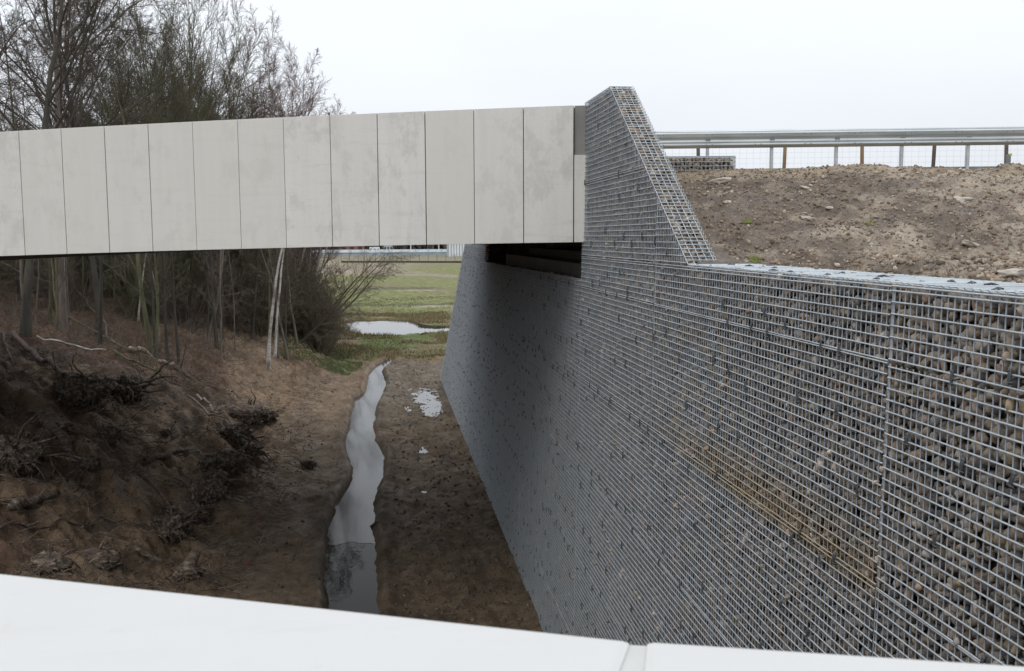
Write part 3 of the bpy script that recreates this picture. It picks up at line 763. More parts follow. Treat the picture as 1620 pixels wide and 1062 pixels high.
mb = MB(); slab(mb, -.12, .098, .012, .12, bt(0)-.535, bt(0)-.535, bt(0)-BH, bt(0)-BH); mb.build('end_panel', M['concrete'], bridge, bevel=.003)
for i in range(18):
    a, b = .0+i, 1.0+i
    mb = MB() if i == 0 else mb
    slab(mb, a-.1 if i == 0 else a, b, .113, .30, bt(a)-.012, bt(b)-.012, bt(a)-BH+.012, bt(b)-BH+.012)
mb.build('parapet_wall', M['joint'], bridge)
mb = MB()
for i in range(18):
    a, b = i-.35, i+.65
    slab(mb, a, b, BW-.3, BW, bt(a), bt(b), bt(a)-BH, bt(b)-BH)
mb.build('rear_parapet', M['concrete_dark'], bridge)
mb = MB()
for i in range(18):
    a, b = i-.35, i+.65
    slab(mb, a, b, .303, BW-.303, bt(a)-.55, bt(b)-.55, bt(a)-.95, bt(b)-.95)
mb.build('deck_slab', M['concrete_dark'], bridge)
for j in range(9):
    n0 = .45+j*1.05; mb = MB()
    for i in range(18):
        a, b = i-.3, i+.7
        slab(mb, a, b, n0, n0+.42, bt(a)-.953, bt(b)-.953, bt(a)-BH+.02, bt(b)-BH+.02)
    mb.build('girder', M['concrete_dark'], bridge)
# bearing shelf, two ledges and the back wall behind them
mb = MB()
def par(X0, X1, ya, yb, z0, z1):     # ends cut parallel with the skewed bridge
    sk = -U_[1]/U_[0]*-1
    f_ = lambda X, y: y-(X-2.2)*(.28423/.95876)
    mb.hexa([(X0, f_(X0, ya), z0), (X1, f_(X1, ya), z0), (X1, f_(X1, yb), z0), (X0, f_(X0, yb), z0)], [(X0, f_(X0, ya), z1), (X1, f_(X1, ya), z1), (X1, f_(X1, yb), z1), (X0, f_(X0, yb), z1)])
par(2.47, 3.1, 10.95, 19.6, 4.6, 5.06); mb.build('abutment_ledge', M['concrete_dark'], bridge)
mb = MB(); par(2.82, 3.4, 10.95, 18.9, 5.063, 5.19); mb.build('abutment_ledge', M['concrete_dark'], bridge)
mb = MB(); par(3.4, 3.7, 12.6, 20.6, 4.6, 5.85); mb.build('abutment_back_wall', M['concrete_dark'], bridge)

# ------------------------------------------------------------------ near bridge parapet (viewer stands behind it)
nb = empty('bridge_parapet', (.2, .9, 4.2), 'smooth white parapet top in the foreground, cut by one narrow joint', 'parapet')
def coping(p0, p1, w, z0, z1):
    p0 = np.array(p0); p1 = np.array(p1); u = (p1-p0)/np.linalg.norm(p1-p0); n = np.array([u[1], -u[0]])
    if n[1] > 0: n = -n
    q = [p0, p1, p1+n*w, p0+n*w]
    mb = MB(); mb.hexa([(a[0], a[1], z0) for a in q], [(a[0], a[1], z1) for a in q]); return mb
A0 = np.array([-.464, 1.213]); A1 = np.array([.2405, .912]); B0 = np.array([.2535, .9103]); B1 = np.array([.59, .806])
uA = (A1-A0)/np.linalg.norm(A1-A0); uB = (B1-B0)/np.linalg.norm(B1-B0)
coping(A0-uA*5, A1, .52, 4.955, 5.0).build('coping', M['white'], nb, bevel=.009)
coping(B0, B0+uB*1.92, .52, 4.955, 5.0).build('coping', M['white'], nb, bevel=.009)
_na = np.array([uA[1], -uA[0]]); _na *= -np.sign(_na[1]); _nb = np.array([uB[1], -uB[0]]); _nb *= -np.sign(_nb[1])
_q = [A1-uA*.012+_na*.005, B0+uB*.012+_nb*.005, B0+uB*.012+_nb*.515, A1-uA*.012+_na*.515]
_m = MB(); _m.hexa([(a[0], a[1], 4.95) for a in _q], [(a[0], a[1], 4.9955) for a in _q]); _m.build('joint_sealant', M['sealant'], nb)
coping(A0-uA*5-np.array([0, .05]), A1-np.array([0, .05]), .4, 3.55, 4.95).build('parapet_wall', M['concrete'], nb)
coping(B0-np.array([.03, .05]), B0+uB*1.9-np.array([0, .05]), .4, 3.55, 4.949).build('parapet_wall', M['concrete'], nb)
mb = MB(); mb.hexa([(-5.2, 2.6, 3.3), (-5.2, -8, 3.3), (2.08, -8, 3.3), (2.08, -.2, 3.3)], [(-5.2, 2.6, 3.7), (-5.2, -8, 3.7), (2.08, -8, 3.7), (2.08, -.2, 3.7)])
mb.build('deck_slab', M['concrete_dark'], nb)

# ------------------------------------------------------------------ guard rail and wire fence on the embankment
R0 = np.array([5.73, 20.04]); R1 = np.array([12.918, 18.482]); Lr = np.linalg.norm(R1-R0); ru = (R1-R0)/Lr; rn = np.array([-ru[1], ru[0]])
gr = empty('guard_rail', (R0[0], R0[1], 6.66), 'galvanised steel guard rail along the top of the dirt slope', 'guard rail')
def rp_(s, n, z): q = R0+ru*s+rn*n; return (q[0], q[1], z)
prof = [(0, 7.545), (-.075, 7.525), (-.095, 7.505), (-.09, 7.48), (-.015, 7.425), (-.005, 7.385), (-.015, 7.345), (-.09, 7.305), (-.095, 7.275), (-.075, 7.25), (0, 7.215)]
def railseg(s0, s1, front=0):
    mb = MB(); n = len(prof); v = [rp_(s0, a+front, z) for a, z in prof]+[rp_(s1, a+front, z) for a, z in prof]
    v += [rp_(s0, a+front+.004, z) for a, z in prof]+[rp_(s1, a+front+.004, z) for a, z in prof]
    f = []
    for i in range(n-1): f += [(i, i+n, i+1+n, i+1), (i+2*n, i+1+2*n, i+1+3*n, i+3*n)]
    f += [(0, 2*n, 3*n, n), (n-1, 2*n-1, 4*n-1, 3*n-1)]
    mb.add(v, f); return mb
for i in range(-1, 5):
    railseg(i*4.0-.12, i*4.0+4.0, -.004*(i % 2)).build('rail', M['steel'], gr)
mb = MB(); mb.tube([rp_(-4, .10, 7.56), rp_(5, .10, 7.56), rp_(17, .10, 7.56)], .030, 8); mb.build('top_tube', M['steel'], gr, True)
pm = MB(); pm.box(-.05, .05, -.05, .05, 0, .86)
# posts: C sections at 1.33 m; the joint with the rail is a spacer block
Xp = []
for px_ in (1221, 1324, 1427, 1532): 
    d = ray(px_, 250); s = ((R0-CP[:2])@rn)/(d[:2]@rn); q = CP[:2]+d[:2]*s; Xp.append(float((q-R0)@ru))
pst = (Xp[-1]-Xp[0])/3
for i in range(-3, 9):
    s = Xp[0]+i*pst
    mb = MB(); q0 = R0+ru*(s-.03)+rn*.02
    mb.obox(q0, ru, .06, rn, .006, 6.55, 7.55); mb.obox(q0, ru, .006, rn, .09, 6.55, 7.549); mb.obox(q0+ru*.054, ru, .006, rn, .09, 6.55, 7.549)
    mb.build('post', M['steel'], gr)
    mb = MB(); mb.obox(R0+ru*(s-.05)+rn*-.012, ru, .10, rn, .03, 7.345, 7.42); mb.build('spacer_block', M['steel_dark'], gr)
mb = MB(); mb.obox(R0-ru*4+rn*.15, ru, 20, rn, .05, 6.6, 6.80); mb.build('kerb_strip', M['steel_dark'], gr)
mb = MB()
for i in range(-2, 16):
    for z in (7.48, 7.28):
        for ds in (0, .12): mb.tube([rp_(i*1.0+ds, -.10, z), rp_(i*1.0+ds, -.08, z)], .014, 6)
mb.build('bolt', M['steel_dark'], gr, kind='stuff')
wf = empty('wire_fence', (R0[0], R0[1]+1.7, 6.6), 'fine wire fence on short wooden posts behind the guard rail', 'fence')
Q0 = R0+rn*1.7
for j, px_ in enumerate((1105, 1241, 1364, 1477, 1592, 1720, 1850)):
    d = ray(px_, 250); s = ((Q0-CP[:2])@rn)/(d[:2]@rn); q = CP[:2]+d[:2]*s
    mb = MB(); lean = .02*(-1)**j
    mb.tube([(q[0]+lean, q[1], 6.55), (q[0], q[1], 7.0), (q[0]-lean, q[1], 7.75)], .042, 8)
    mb.build('post', M['post_wood'] if j in (1, 2) else M['post_dark'], wf, True)
    if j == 4:
        mb = MB(); mb.box(q[0]-.05, q[0]+.05, q[1]-.09, q[1]-.045, 6.93, 7.16); mb.build('tag_plate', M['steel_dark'], wf, bevel=.004)
        mb = MB(); mb.box(q[0]-.0, q[0]+.07, q[1]-.095, q[1]-.0905, 7.12, 7.17); mb.build('tag_mark', M['yellow'], wf)
ls = []
for s in np.arange(-3, 16, .15):
    a = Q0+ru*s; ls.append(np.array([[a[0], a[1], 6.6], [a[0], a[1], 7.1], [a[0], a[1], 7.62]]))
for z in np.arange(6.65, 7.65, .12):
    a = Q0-ru*3; b = Q0+ru*16; ls.append(np.array([[a[0], a[1], z], [(a[0]+b[0])/2, (a[1]+b[1])/2, z], [b[0], b[1], z]]))
v, f = tubes(np.stack(ls), np.full((len(ls), 3), .0016), 3); link('wire_grid', np_mesh('wire_grid', v, f, M['fine_wire']), wf)

# small gabion basket on top of the slope
gb = empty('gabion_basket', (4.0, 11.9, 6.2), 'short rectangular wire basket of stones at the top of the slope below the guard rail', 'gabion basket')
bA = np.array([3.30, 12.05]); bB = np.array([4.40, 11.86]); bl = np.linalg.norm(bB-bA); bu = (bB-bA)/bl; bn = np.array([-bu[1], bu[0]])
zb0, zb1 = 6.17, 6.39
def bp(s, n, z): q = bA+bu*s+bn*n; return np.array([q[0], q[1], z])
ls = []
def bl3(a, b): ls.append(np.stack([a, (a+b)/2, b]))
sag = lambda s: -.05*max(0, (bl-s)/bl)
for s in np.arange(0, bl+.01, .05):
    bl3(bp(s, 0, zb0+sag(s)), bp(s, 0, zb1+.01)); bl3(bp(s, 0, zb1), bp(s, .4, zb1)); bl3(bp(s, .4, zb0), bp(s, .4, zb1))
for z in np.arange(zb0, zb1+.001, .052):
    bl3(bp(0, -.006, z), bp(bl, -.006, z)); bl3(bp(0, .406, z), bp(bl, .406, z)); bl3(bp(bl+.005, 0, z), bp(bl+.005, .4, z))
for n_ in np.arange(0, .41, .05):
    bl3(bp(0, n_, zb1+.005), bp(bl, n_, zb1+.005)); bl3(bp(bl, n_, zb0), bp(bl, n_, zb1))
v, f = tubes(np.stack(ls), np.full((len(ls), 3), .0034), 5); link('wire_cage', np_mesh('wire_cage', v, f, M['wire'], True), gb)
mb = MB(); mb.obox(bA+bn*.05+bu*.03, bu, bl-.08, bn, .3, zb0, zb1-.05); mb.build('core', M['core'], gb)
P_ = []
for i in range(900):
    s = rb.uniform(.02, bl-.03); z = rb.uniform(zb0+.01, zb1-.02); n_ = rb.choice([rb.uniform(.012, .05), rb.uniform(.02, .38)])
    if n_ > .05: z = zb1-.025-rb.uniform(0, .02)
    P_.append(bp(s, n_, z))
v, f, c = stones(np.array(P_), rb.uniform(.014, .024, 900), IC1, rb); link('stone_fill', np_mesh('stone_fill', v, f, M['stone'], True, c), gb, 'stuff')

# ------------------------------------------------------------------ rubble on the slope
def lump(name, loc, size, mat, seed, label, cat, group=None, flat=.35, rotz=0, rough=.18):
    r = np.random.default_rng(seed); bv, bf = IC3; pn = Perlin(seed)
    ns = pn.fbm(bv[:, 0]*1.7+bv[:, 2]*2, bv[:, 1]*1.7-bv[:, 2], 3)
    v = np.sign(bv)*np.abs(bv)**.75*(1+rough*2*ns)[:, None]*np.array([size, size*r.uniform(.55, .8), size*flat])
    o = link(name, np_mesh(name, v, bf, mat, True)); o.location = loc; o.rotation_euler = (r.uniform(-.1, .3), r.uniform(-.2, .2), rotz)
    return tag(o, label, cat, group)
for k, (x, y, w, lb) in enumerate((
    (1520, 319, 19, 'largest pale flat stone high on the right of the dirt slope'),
    (1597, 438, 20, 'pale flat stone at the lower right corner of the dirt slope'),
    (1537, 390, 14, 'pale flat stone low on the right half of the dirt slope'),
    (1273, 299, 8, 'small rounded pale stone near the top middle of the dirt slope'),
    (1152, 321, 7, 'small grey stone on the dirt slope just right of the wall shoulder'),
    (1313, 332, 7, 'small grey-brown stone in the middle of the dirt slope'),
    (1140, 288, 16, 'wide dirty stone right under the short wire basket'),
    (1573, 291, 4, 'tiny white stone near the guard rail at the right'),
    (1571, 406, 4, 'tiny white stone close to the lower right of the slope'),
    (1390, 404, 4, 'tiny white stone low in the middle of the slope'),
    (1278, 348, 9, 'dull flattish stone half sunk in the middle of the slope'))):
    q = onemb(x, y); dd = np.linalg.norm(q-CP)
    lump('rubble_stone', (q[0], q[1], q[2]), w/FPX*dd, M['rubble'], 300+k, lb, 'stone', 'stones on the dirt slope', .28, rng.uniform(0, .6))
# loose gravel and clods
def scatter(name, n, fn, size, base, pal, kind='stuff', mat=None):
    P_ = fn(n); s_ = size[0]*(size[1]/size[0])**(rng.random(len(P_))**2.2)
    v, f, c = stones(P_, s_, base, rng); c = np.repeat(pal[rng.integers(len(pal), size=len(P_))]*rng.uniform(.75, 1.25, (len(P_), 1)), len(base[0]), 0)
    return link(name, np_mesh(name, v, f, mat or M['stone'], True, c), None, kind)
def f1(n):
    Y = rng.uniform(3.5, 12.5, n); X = 2.68+rng.random(n)*(.66*Y-1.6).clip(.3); return np.stack([X, Y, emb(X, Y)+.002], 1)
o = scatter('gravel', 14000, f1, (.004, .024), IC1, np.array([(.26, .21, .16), (.20, .16, .12), (.13, .10, .08), (.36, .32, .27), (.16, .125, .09), (.14, .11, .08), (.19, .15, .11)]))
tag(o, 'loose gravel and clods scattered over the dirt slope', 'gravel')
o = scatter('dirt_clods', 9000, f1, (.006, .024), IC1, np.array([(.22, .175, .13), (.16, .125, .095), (.27, .22, .17)]))
tag(o, 'crumbly lumps of dry earth on the dirt slope', 'dirt')
def f2(n):
    Y = 11+34*rng.random(n)**1.3; X = np.where(rng.random(n) < .45, rng.uniform(.1, 2.1, n), rng.uniform(-9, -.6, n))
    k = (X < xl(Y)-.08) | (X > xr(Y)+.08); X, Y = X[k], Y[k]; return np.stack([X, Y, height(X, Y)+.004], 1)
o = scatter('mud_clods', 7500, f2, (.008, .045), IC1, np.array([(.09, .068, .05), (.06, .046, .035), (.13, .10, .075), (.11, .08, .06)]))
tag(o, 'lumps of mud scattered over the stream floor and bank', 'mud')
for k, (x, y, w) in enumerate(((1191, 411, 8), (1183, 352, 5), (1375, 355, 5))):
    q = onemb(x, y); a = rb.normal(0, 1, (60, 2))*w/FPX*np.linalg.norm(q-CP)*.5
    P_ = np.stack([q[0]+a[:, 0], q[1]+a[:, 1], emb(q[0]+a[:, 0], q[1]+a[:, 1])], 1); v, f, c = stones(P_, rb.uniform(.008, .02, 60), IC1, rb)
    tag(link('moss_patch', np_mesh('moss_patch', v, f, M['moss'], True), None, 'stuff'), ['bright moss patch low beside the wall shoulder', 'small green patch on the dark left of the slope', 'small green patch in the middle of the slope'][k], 'moss')

# ------------------------------------------------------------------ trees
def poly_branch(st, dr, ln, n, wob, up, r):
    M_ = len(st); P_ = np.zeros((M_, n, 3)); P_[:, 0] = st; d = dr.copy()
    for i in range(1, n):
        d = d+r.normal(0, wob, d.shape); d[:, 2] += up; d /= np.linalg.norm(d, axis=1)[:, None]
        P_[:, i] = P_[:, i-1]+d*(ln/(n-1))[:, None]
    return P_
def children(P_, Rr, c, t0, t1, ang, r, lscale, plen, taper=True):
    M_, n, _ = P_.shape
    t = t0+(t1-t0)*((np.arange(c)[None]+r.random((M_, c)))/c); x = t*(n-1); i = np.minimum(x.astype(int), n-2); fr = (x-i)[..., None]
    m_ = np.arange(M_)[:, None]
    A_ = P_[m_, i]; B_ = P_[m_, i+1]; st = A_+(B_-A_)*fr
    tg = B_-A_; tg /= np.linalg.norm(tg, axis=2, keepdims=True)+1e-9
    rv = r.normal(size=tg.shape); pr = rv-(rv*tg).sum(2, keepdims=True)*tg; pr /= np.linalg.norm(pr, axis=2, keepdims=True)+1e-9
    a = np.radians(r.uniform(ang[0], ang[1], (M_, c)))[..., None]
    d = tg*np.cos(a)+pr*np.sin(a)
    rad = Rr[m_, i]*(1-fr[..., 0])+Rr[m_, i+1]*fr[..., 0]
    ln = plen[:, None]*lscale*(r.uniform(.6, 1.15, (M_, c)))*((1-.55*t) if taper else 1)
    return st.reshape(-1, 3), d.reshape(-1, 3), rad.reshape(-1), ln.reshape(-1)
def make_tree(seed, h, r0, lean=(0, 0), levels=(), t0=.3, wob=.05, trunk_n=12, stems=1, spread=.25, minr=.003, up0=.02):
    r = np.random.default_rng(seed)
    st = np.zeros((stems, 3)); dr = np.tile([lean[0], lean[1], 1.0], (stems, 1))
    if stems > 1:
        an = np.arange(stems)*2.4; rad_ = np.sqrt((np.arange(stems)+.3)/stems); dr[:, :2] += np.stack([np.cos(an), np.sin(an)], 1)*rad_[:, None]*spread
        st[:, :2] = np.stack([np.cos(an), np.sin(an)], 1)*.15*r.random((stems, 1))
    st[:, 2] = -.25
    dr /= np.linalg.norm(dr, axis=1)[:, None]
    ln = np.full(stems, h)*r.uniform(.92 if stems > 1 else 1, 1, stems)*((1-.38*rad_**2) if stems > 1 else 1)
    P_ = poly_branch(st, dr, ln, trunk_n, wob, up0, r)
    tt = np.linspace(0, 1, trunk_n); rr = r0*((1-tt)**.8*.92+.03); rr[0] *= 1.5; rr[1] *= 1.1
    R_ = np.tile(rr, (stems, 1))
    trunk = tubes(P_, R_, 8 if stems == 1 else 5)
    parts = []
    P2, R2, L2 = P_, R_, ln; a0 = t0
    for li, (c, ls_, ang, wb, up, n, rs, k) in enumerate(levels):
        s_, d, rad, l_ = children(P2, R2, c, a0, .97, ang, r, ls_, L2)
        P3 = poly_branch(s_, d, l_, n, wb, up, r)
        rb_ = np.maximum(rad*rs, minr); t = np.linspace(0, 1, n)
        R3 = rb_[:, None]*(1-.75*t)[None]; R3 = np.maximum(R3, minr*.7)
        parts.append(tubes(P3, R3, k)); P2, R2, L2 = P3, R3, l_; a0 = .15
    cv, cf_ = join(parts) if parts else (None, None)
    return trunk, (cv, cf_)
KIND = {}
def kind(name, bark_m, twig_m, **kw):
    t, c = make_tree(**kw)
    KIND[name] = (np_mesh('trunk', t[0], t[1], M[bark_m], True), np_mesh('crown', c[0], c[1], M[twig_m], True))
# levels: (children, length scale, angle, wobble, up, points, radius scale, sides)
kind('oak_a', 'bark_dark', 'twig_dark', seed=1, h=13.5, r0=.125, t0=.30, wob=.08, trunk_n=14, levels=[(15, .50, (30, 62), .13, .05, 10, .60, 5), (10, .50, (25, 60), .14, .04, 8, .5, 4), (10, .50, (20, 60), .15, .02, 6, .5, 3), (8, .55, (20, 55), .15, .0, 5, .55, 3)], minr=.0052)
kind('oak_b', 'bark_dark', 'twig_dark', seed=2, h=14.5, r0=.11, t0=.28, wob=.06, trunk_n=14, levels=[(16, .45, (25, 55), .12, .06, 10, .6, 5), (10, .48, (25, 55), .13, .04, 8, .5, 4), (10, .50, (20, 60), .15, .02, 6, .5, 3), (8, .55, (20, 55), .15, .0, 5, .55, 3)], minr=.0052)
kind('broom', 'bark_green', 'twig_green', seed=3, h=13.6, r0=.075, t0=.15, wob=.025, trunk_n=12, stems=13, spread=.44, up0=.012, levels=[(14, .46, (14, 42), .05, .03, 9, .5, 4), (11, .50, (14, 42), .07, .01, 7, .5, 3), (10, .52, (14, 45), .08, .0, 5, .6, 3)], minr=.0066)
kind('birch_crown', 'birch', 'twig_red', seed=4, h=13.9, r0=.08, t0=.25, wob=.03, trunk_n=12, stems=8, spread=.36, levels=[(16, .34, (20, 50), .06, .05, 9, .45, 4), (12, .52, (20, 50), .09, .01, 8, .5, 3), (11, .6, (20, 55), .13, -.05, 7, .6, 3)], minr=.0062)
kind('birch_tree', 'birch', 'twig_red', seed=5, h=13.5, r0=.10, t0=.35, wob=.035, levels=[(16, .36, (25, 50), .07, .04, 8, .45, 4), (10, .52, (20, 55), .09, .0, 7, .5, 3), (8, .6, (20, 55), .12, -.06, 6, .6, 3)], minr=.0045)
kind('birch_slim', 'birch', 'twig_brown', seed=6, h=7.5, r0=.075, t0=.45, wob=.04, levels=[(10, .22, (30, 60), .1, .03, 5, .4, 3), (6, .5, (20, 60), .13, -.02, 4, .5, 3), (5, .5, (20, 60), .13, -.02, 4, .5, 3)])
kind('pink', 'bark_pink', 'twig_dark', seed=7, h=13.5, r0=.115, t0=.36, wob=.02, trunk_n=14, levels=[(15, .44, (25, 55), .11, .05, 9, .55, 5), (9, .50, (25, 55), .13, .03, 7, .5, 3), (9, .5, (20, 60), .14, .01, 6, .55, 3), (6, .5, (20, 60), .14, .0, 5, .55, 3)], minr=.005)
kind('pole_a', 'bark_green', 'twig_green', seed=8, h=7.2, r0=.07, t0=.25, wob=.04, levels=[(16, .28, (30, 75), .12, .04, 5, .35, 3), (8, .5, (25, 60), .15, .02, 4, .5, 3), (7, .5, (25, 60), .15, .02, 4, .5, 3)], minr=.004)
kind('pole_b', 'bark_grey', 'twig_brown', seed=9, h=7.0, r0=.06, t0=.2, wob=.06, levels=[(16, .30, (30, 80), .12, .02, 5, .35, 3), (8, .5, (25, 60), .15, .02, 4, .5, 3), (7, .5, (25, 60), .15, .02, 4, .5, 3)], minr=.004)
kind('pole_dark', 'bark_dark', 'twig_dark', seed=19, h=7.4, r0=.085, t0=.3, wob=.035, levels=[(14, .30, (30, 80), .12, .02, 5, .35, 3), (8, .5, (25, 60), .15, .02, 4, .5, 3), (6, .5, (25, 60), .15, .02, 4, .5, 3)], minr=.004)
kind('thicket', 'bark_grey', 'twig_brown', seed=10, h=3.4, r0=.022, t0=.1, wob=.09, stems=16, spread=.75, trunk_n=9, levels=[(11, .40, (20, 65), .13, .0, 6, .6, 3), (9, .45, (20, 60), .15, .0, 4, .6, 3), (6, .5, (20, 60), .15, .0, 4, .6, 3)], minr=.0042)
kind('thicket_green', 'bark_green', 'twig_green', seed=12, h=4.2, r0=.028, t0=.1, wob=.09, stems=14, spread=.6, trunk_n=9, levels=[(12, .38, (20, 65), .13, .0, 6, .6, 3), (9, .45, (20, 60), .15, .0, 4, .6, 3), (7, .5, (20, 60), .15, .0, 4, .6, 3)], minr=.0042)
kind('arching', 'bark_green', 'twig_brown', seed=14, h=3.6, r0=.05, t0=.35, wob=.03, stems=3, spread=.5, trunk_n=9, up0=-.09, levels=[(9, .35, (25, 70), .1, 0, 5, .5, 3), (7, .5, (25, 60), .13, 0, 4, .5, 3)], minr=.004)
kind('overhang', 'bark_dark', 'twig_green', seed=15, h=6.2, r0=.06, t0=.15, wob=.08, lean=(.75, -.1), trunk_n=10, up0=-.03, levels=[(15, .40, (20, 60), .12, .0, 6, .42, 3), (9, .5, (20, 55), .13, -.01, 4, .5, 3), (8, .5, (25, 60), .13, -.01, 4, .5, 3)], minr=.0048)
def tree(name, kd, px_, py_, sc, rot, label, cat='tree', group=None, lean=(0, 0), at=None, lift=0):
    q = onground(px_, py_) if at is None else np.array([at[0], at[1], hz(*at)])
    o = D.objects.new(name, None); COL.objects.link(o); o.location = (q[0], q[1], q[2]+lift); o.scale = (sc,)*3 if not isinstance(sc, tuple) else sc
    o.rotation_euler = (lean[1], lean[0], rot); tag(o, label, cat, group)
    for nme, me_ in zip(('trunk', 'crown'), KIND[kd]):
        c = D.objects.new(nme, me_); COL.objects.link(c); c.parent = o
    return o
G1 = 'trees on the wooded bank'
def atd(px_, Y): X = ray(px_, 400); X = X[0]/X[1]*Y; return (float(X), Y)
tree('oak_tree', 'oak_a', 0, 0, 1.0, .6, 'dark bare tree with crooked limbs at the far left edge above the bridge', 'tree', G1, at=atd(33, 27))
tree('oak_tree', 'oak_b', 0, 0, .95, 2.1, 'dark bare tree third from left with a trunk splitting upward above the bridge', 'tree', G1, at=atd(150, 31))
tree('oak_tree', 'oak_b', 0, 0, 1.0, 4.2, 'bare tree whose branches leave the picture at the top left corner', 'tree', G1, at=atd(-40, 30))
tree('oak_tree', 'oak_a', 0, 0, .8, 3.3, 'bare tree behind the pale-trunked one, its top spreading right', 'tree', G1, at=atd(190, 40))
tree('pale_trunked_tree', 'pink', 100, 521, 1.0, 1.0, 'tree with thick pinkish grey trunk standing on the bank at left', 'tree', G1)
tree('multi_stem_tree', 'broom', 0, 0, 1.08, .3, 'tall bare broom-shaped tree above the middle of the bridge parapet', 'tree', G1, at=atd(285, 43))
tree('multi_stem_tree', 'broom', 0, 0, .80, 1.9, 'lower bare broom-shaped tree left beneath the tall one', 'tree', G1, at=atd(232, 40))
tree('multi_stem_tree', 'broom', 0, 0, .74, 3.7, 'lower bare broom-shaped tree right beneath the tall one', 'tree', G1, at=atd(330, 41))
tree('birch_tree', 'birch_crown', 0, 0, 1.0, .4, 'reddish twiggy birch with rounded crown at the right end of the treetops', 'tree', G1, at=atd(442, 46))
tree('birch_tree', 'birch_crown', 0, 0, .80, 2.4, 'smaller reddish birch crown between the broom-shaped and the rounded trees', 'tree', G1, at=atd(392, 44))
tree('multi_stem_tree', 'broom', 0, 0, .86, 5.0, 'bare broom-shaped tree just right of the tallest broom-shaped one', 'tree', G1, at=atd(318, 47))
tree('multi_stem_tree', 'broom', 0, 0, .98, 2.7, 'bare broom-shaped tree just left of the tallest broom-shaped one', 'tree', G1, at=atd(250, 46))
tree('multi_stem_tree', 'broom', 0, 0, .60, 4.4, 'low bare broom-shaped tree where the broom-shaped crowns meet the birches', 'tree', G1, at=atd(355, 42))
tree('multi_stem_tree', 'broom', 0, 0, .66, 1.1, 'low dense bare crown directly over the parapet beneath the tallest one', 'tree', G1, at=atd(290, 38))
tree('oak_tree', 'oak_b', 0, 0, .78, 5.5, 'bare tree filling the gap between the left oaks and the broom-shaped trees', 'tree', G1, at=atd(205, 45))
tree('oak_tree', 'oak_b', 0, 0, .9, .2, 'slender bare tree between the pale trunk and the far left oak', 'tree', G1, at=atd(70, 36))
tree('birch_tree', 'birch_crown', 0, 0, .92, 1.6, 'reddish birch at the very right end, drooping over the parapet', 'tree', G1, at=atd(475, 50))
tree('birch_tree', 'birch_crown', 0, 0, .93, 3.3, 'reddish birch with the highest top among the right hand birches', 'tree', G1, at=atd(432, 50))
tree('birch_tree', 'birch_tree', 0, 0, .9, 2.6, 'birch with thin white trunk behind the far left oaks', 'tree', G1, at=atd(98, 33))
# named trunks seen beneath the bridge
tree('birch_tree', 'birch_slim', 424, 577, .95, .2, 'brightest white birch trunk, at the foot of the bank near the meadow', 'tree', G1, lean=(-.03, 0))
tree('birch_tree', 'birch_slim', 434, 565, .82, 1.2, 'second white birch trunk just right of the brightest one', 'tree', G1, lean=(-.05, 0))
tree('birch_tree', 'birch_slim', 205, 478, .8, 2.2, 'white birch trunk standing among dark trunks left of the mossy pole', 'tree', G1)
tree('birch_tree', 'birch_slim', 262, 505, .85, 3.2, 'white birch trunk leaning strongly to the right', 'tree', G1, lean=(.34, 0))
tree('birch_tree', 'birch_slim', 308, 470, .7, 4.2, 'thin pale birch trunk deep in the wood left of centre', 'tree', G1)
tree('birch_tree', 'birch_slim', 376, 480, .75, 5.2, 'pale birch trunk leaning right behind the brightest birch', 'tree', G1, lean=(.22, 0))
tree('mossy_tree', 'pole_a', 240, 561, 1.15, .3, 'slender straight trunk green with moss, in front of the wood', 'tree', G1)
tree('mossy_tree', 'pole_a', 38, 455, (1.1, 1.1, 1.5), 1.3, 'thick mossy trunk at the left edge under the bridge', 'tree', G1)
tree('mossy_tree', 'pole_a', 78, 512, .8, 2.0, 'thin greenish trunk just left of the pinkish one', 'tree', G1)
tree('bare_tree', 'pole_b', 328, 548, .9, 1.0, 'reddish brown sapling leaning right in the centre of the bank', 'tree', G1, lean=(.16, 0))
tree('bare_tree', 'pole_b', 250, 535, .75, 2.0, 'crooked sapling curving right beside the mossy pole', 'tree', G1, lean=(.5, 0))
tree('bare_tree', 'pole_b', 455, 568, .95, 3.0, 'brown trunk leaning right, last of the wood before the meadow', 'tree', G1, lean=(.14, 0))
tree('bare_tree', 'pole_b', 470, 545, 1.0, 4.0, 'straight brown trunk right of the two white birches', 'tree', G1)
tree('arching_shrub', 'arching', 528, 548, .85, .5, 'shrub with one dark stem arching left beside the green grass', 'shrub', lean=(-.35, 0))
tree('bare_tree', 'pole_b', 574, 432, .9, 1.0, 'single small bare tree standing in the meadow beyond the pond', 'tree')
for i, (x, Y, z_, s_) in enumerate(((475, 46, 1.6, .95), (492, 52, 1.2, 1.0), (462, 41, 2.2, .8), (515, 62, 1.4, 1.1))):
    tree('overhanging_tree', 'overhang', 0, 0, s_, rng.uniform(-.5, .5), ['bare branches reaching right over the meadow, middle height', 'bare branches reaching toward the pond', 'bare branches hanging nearest in front of the shrubs', 'bare branches farthest along the wood edge'][i], 'tree', 'trees at the wood edge', at=atd(x, Y))
r2 = np.random.default_rng(5)
cnt = 0
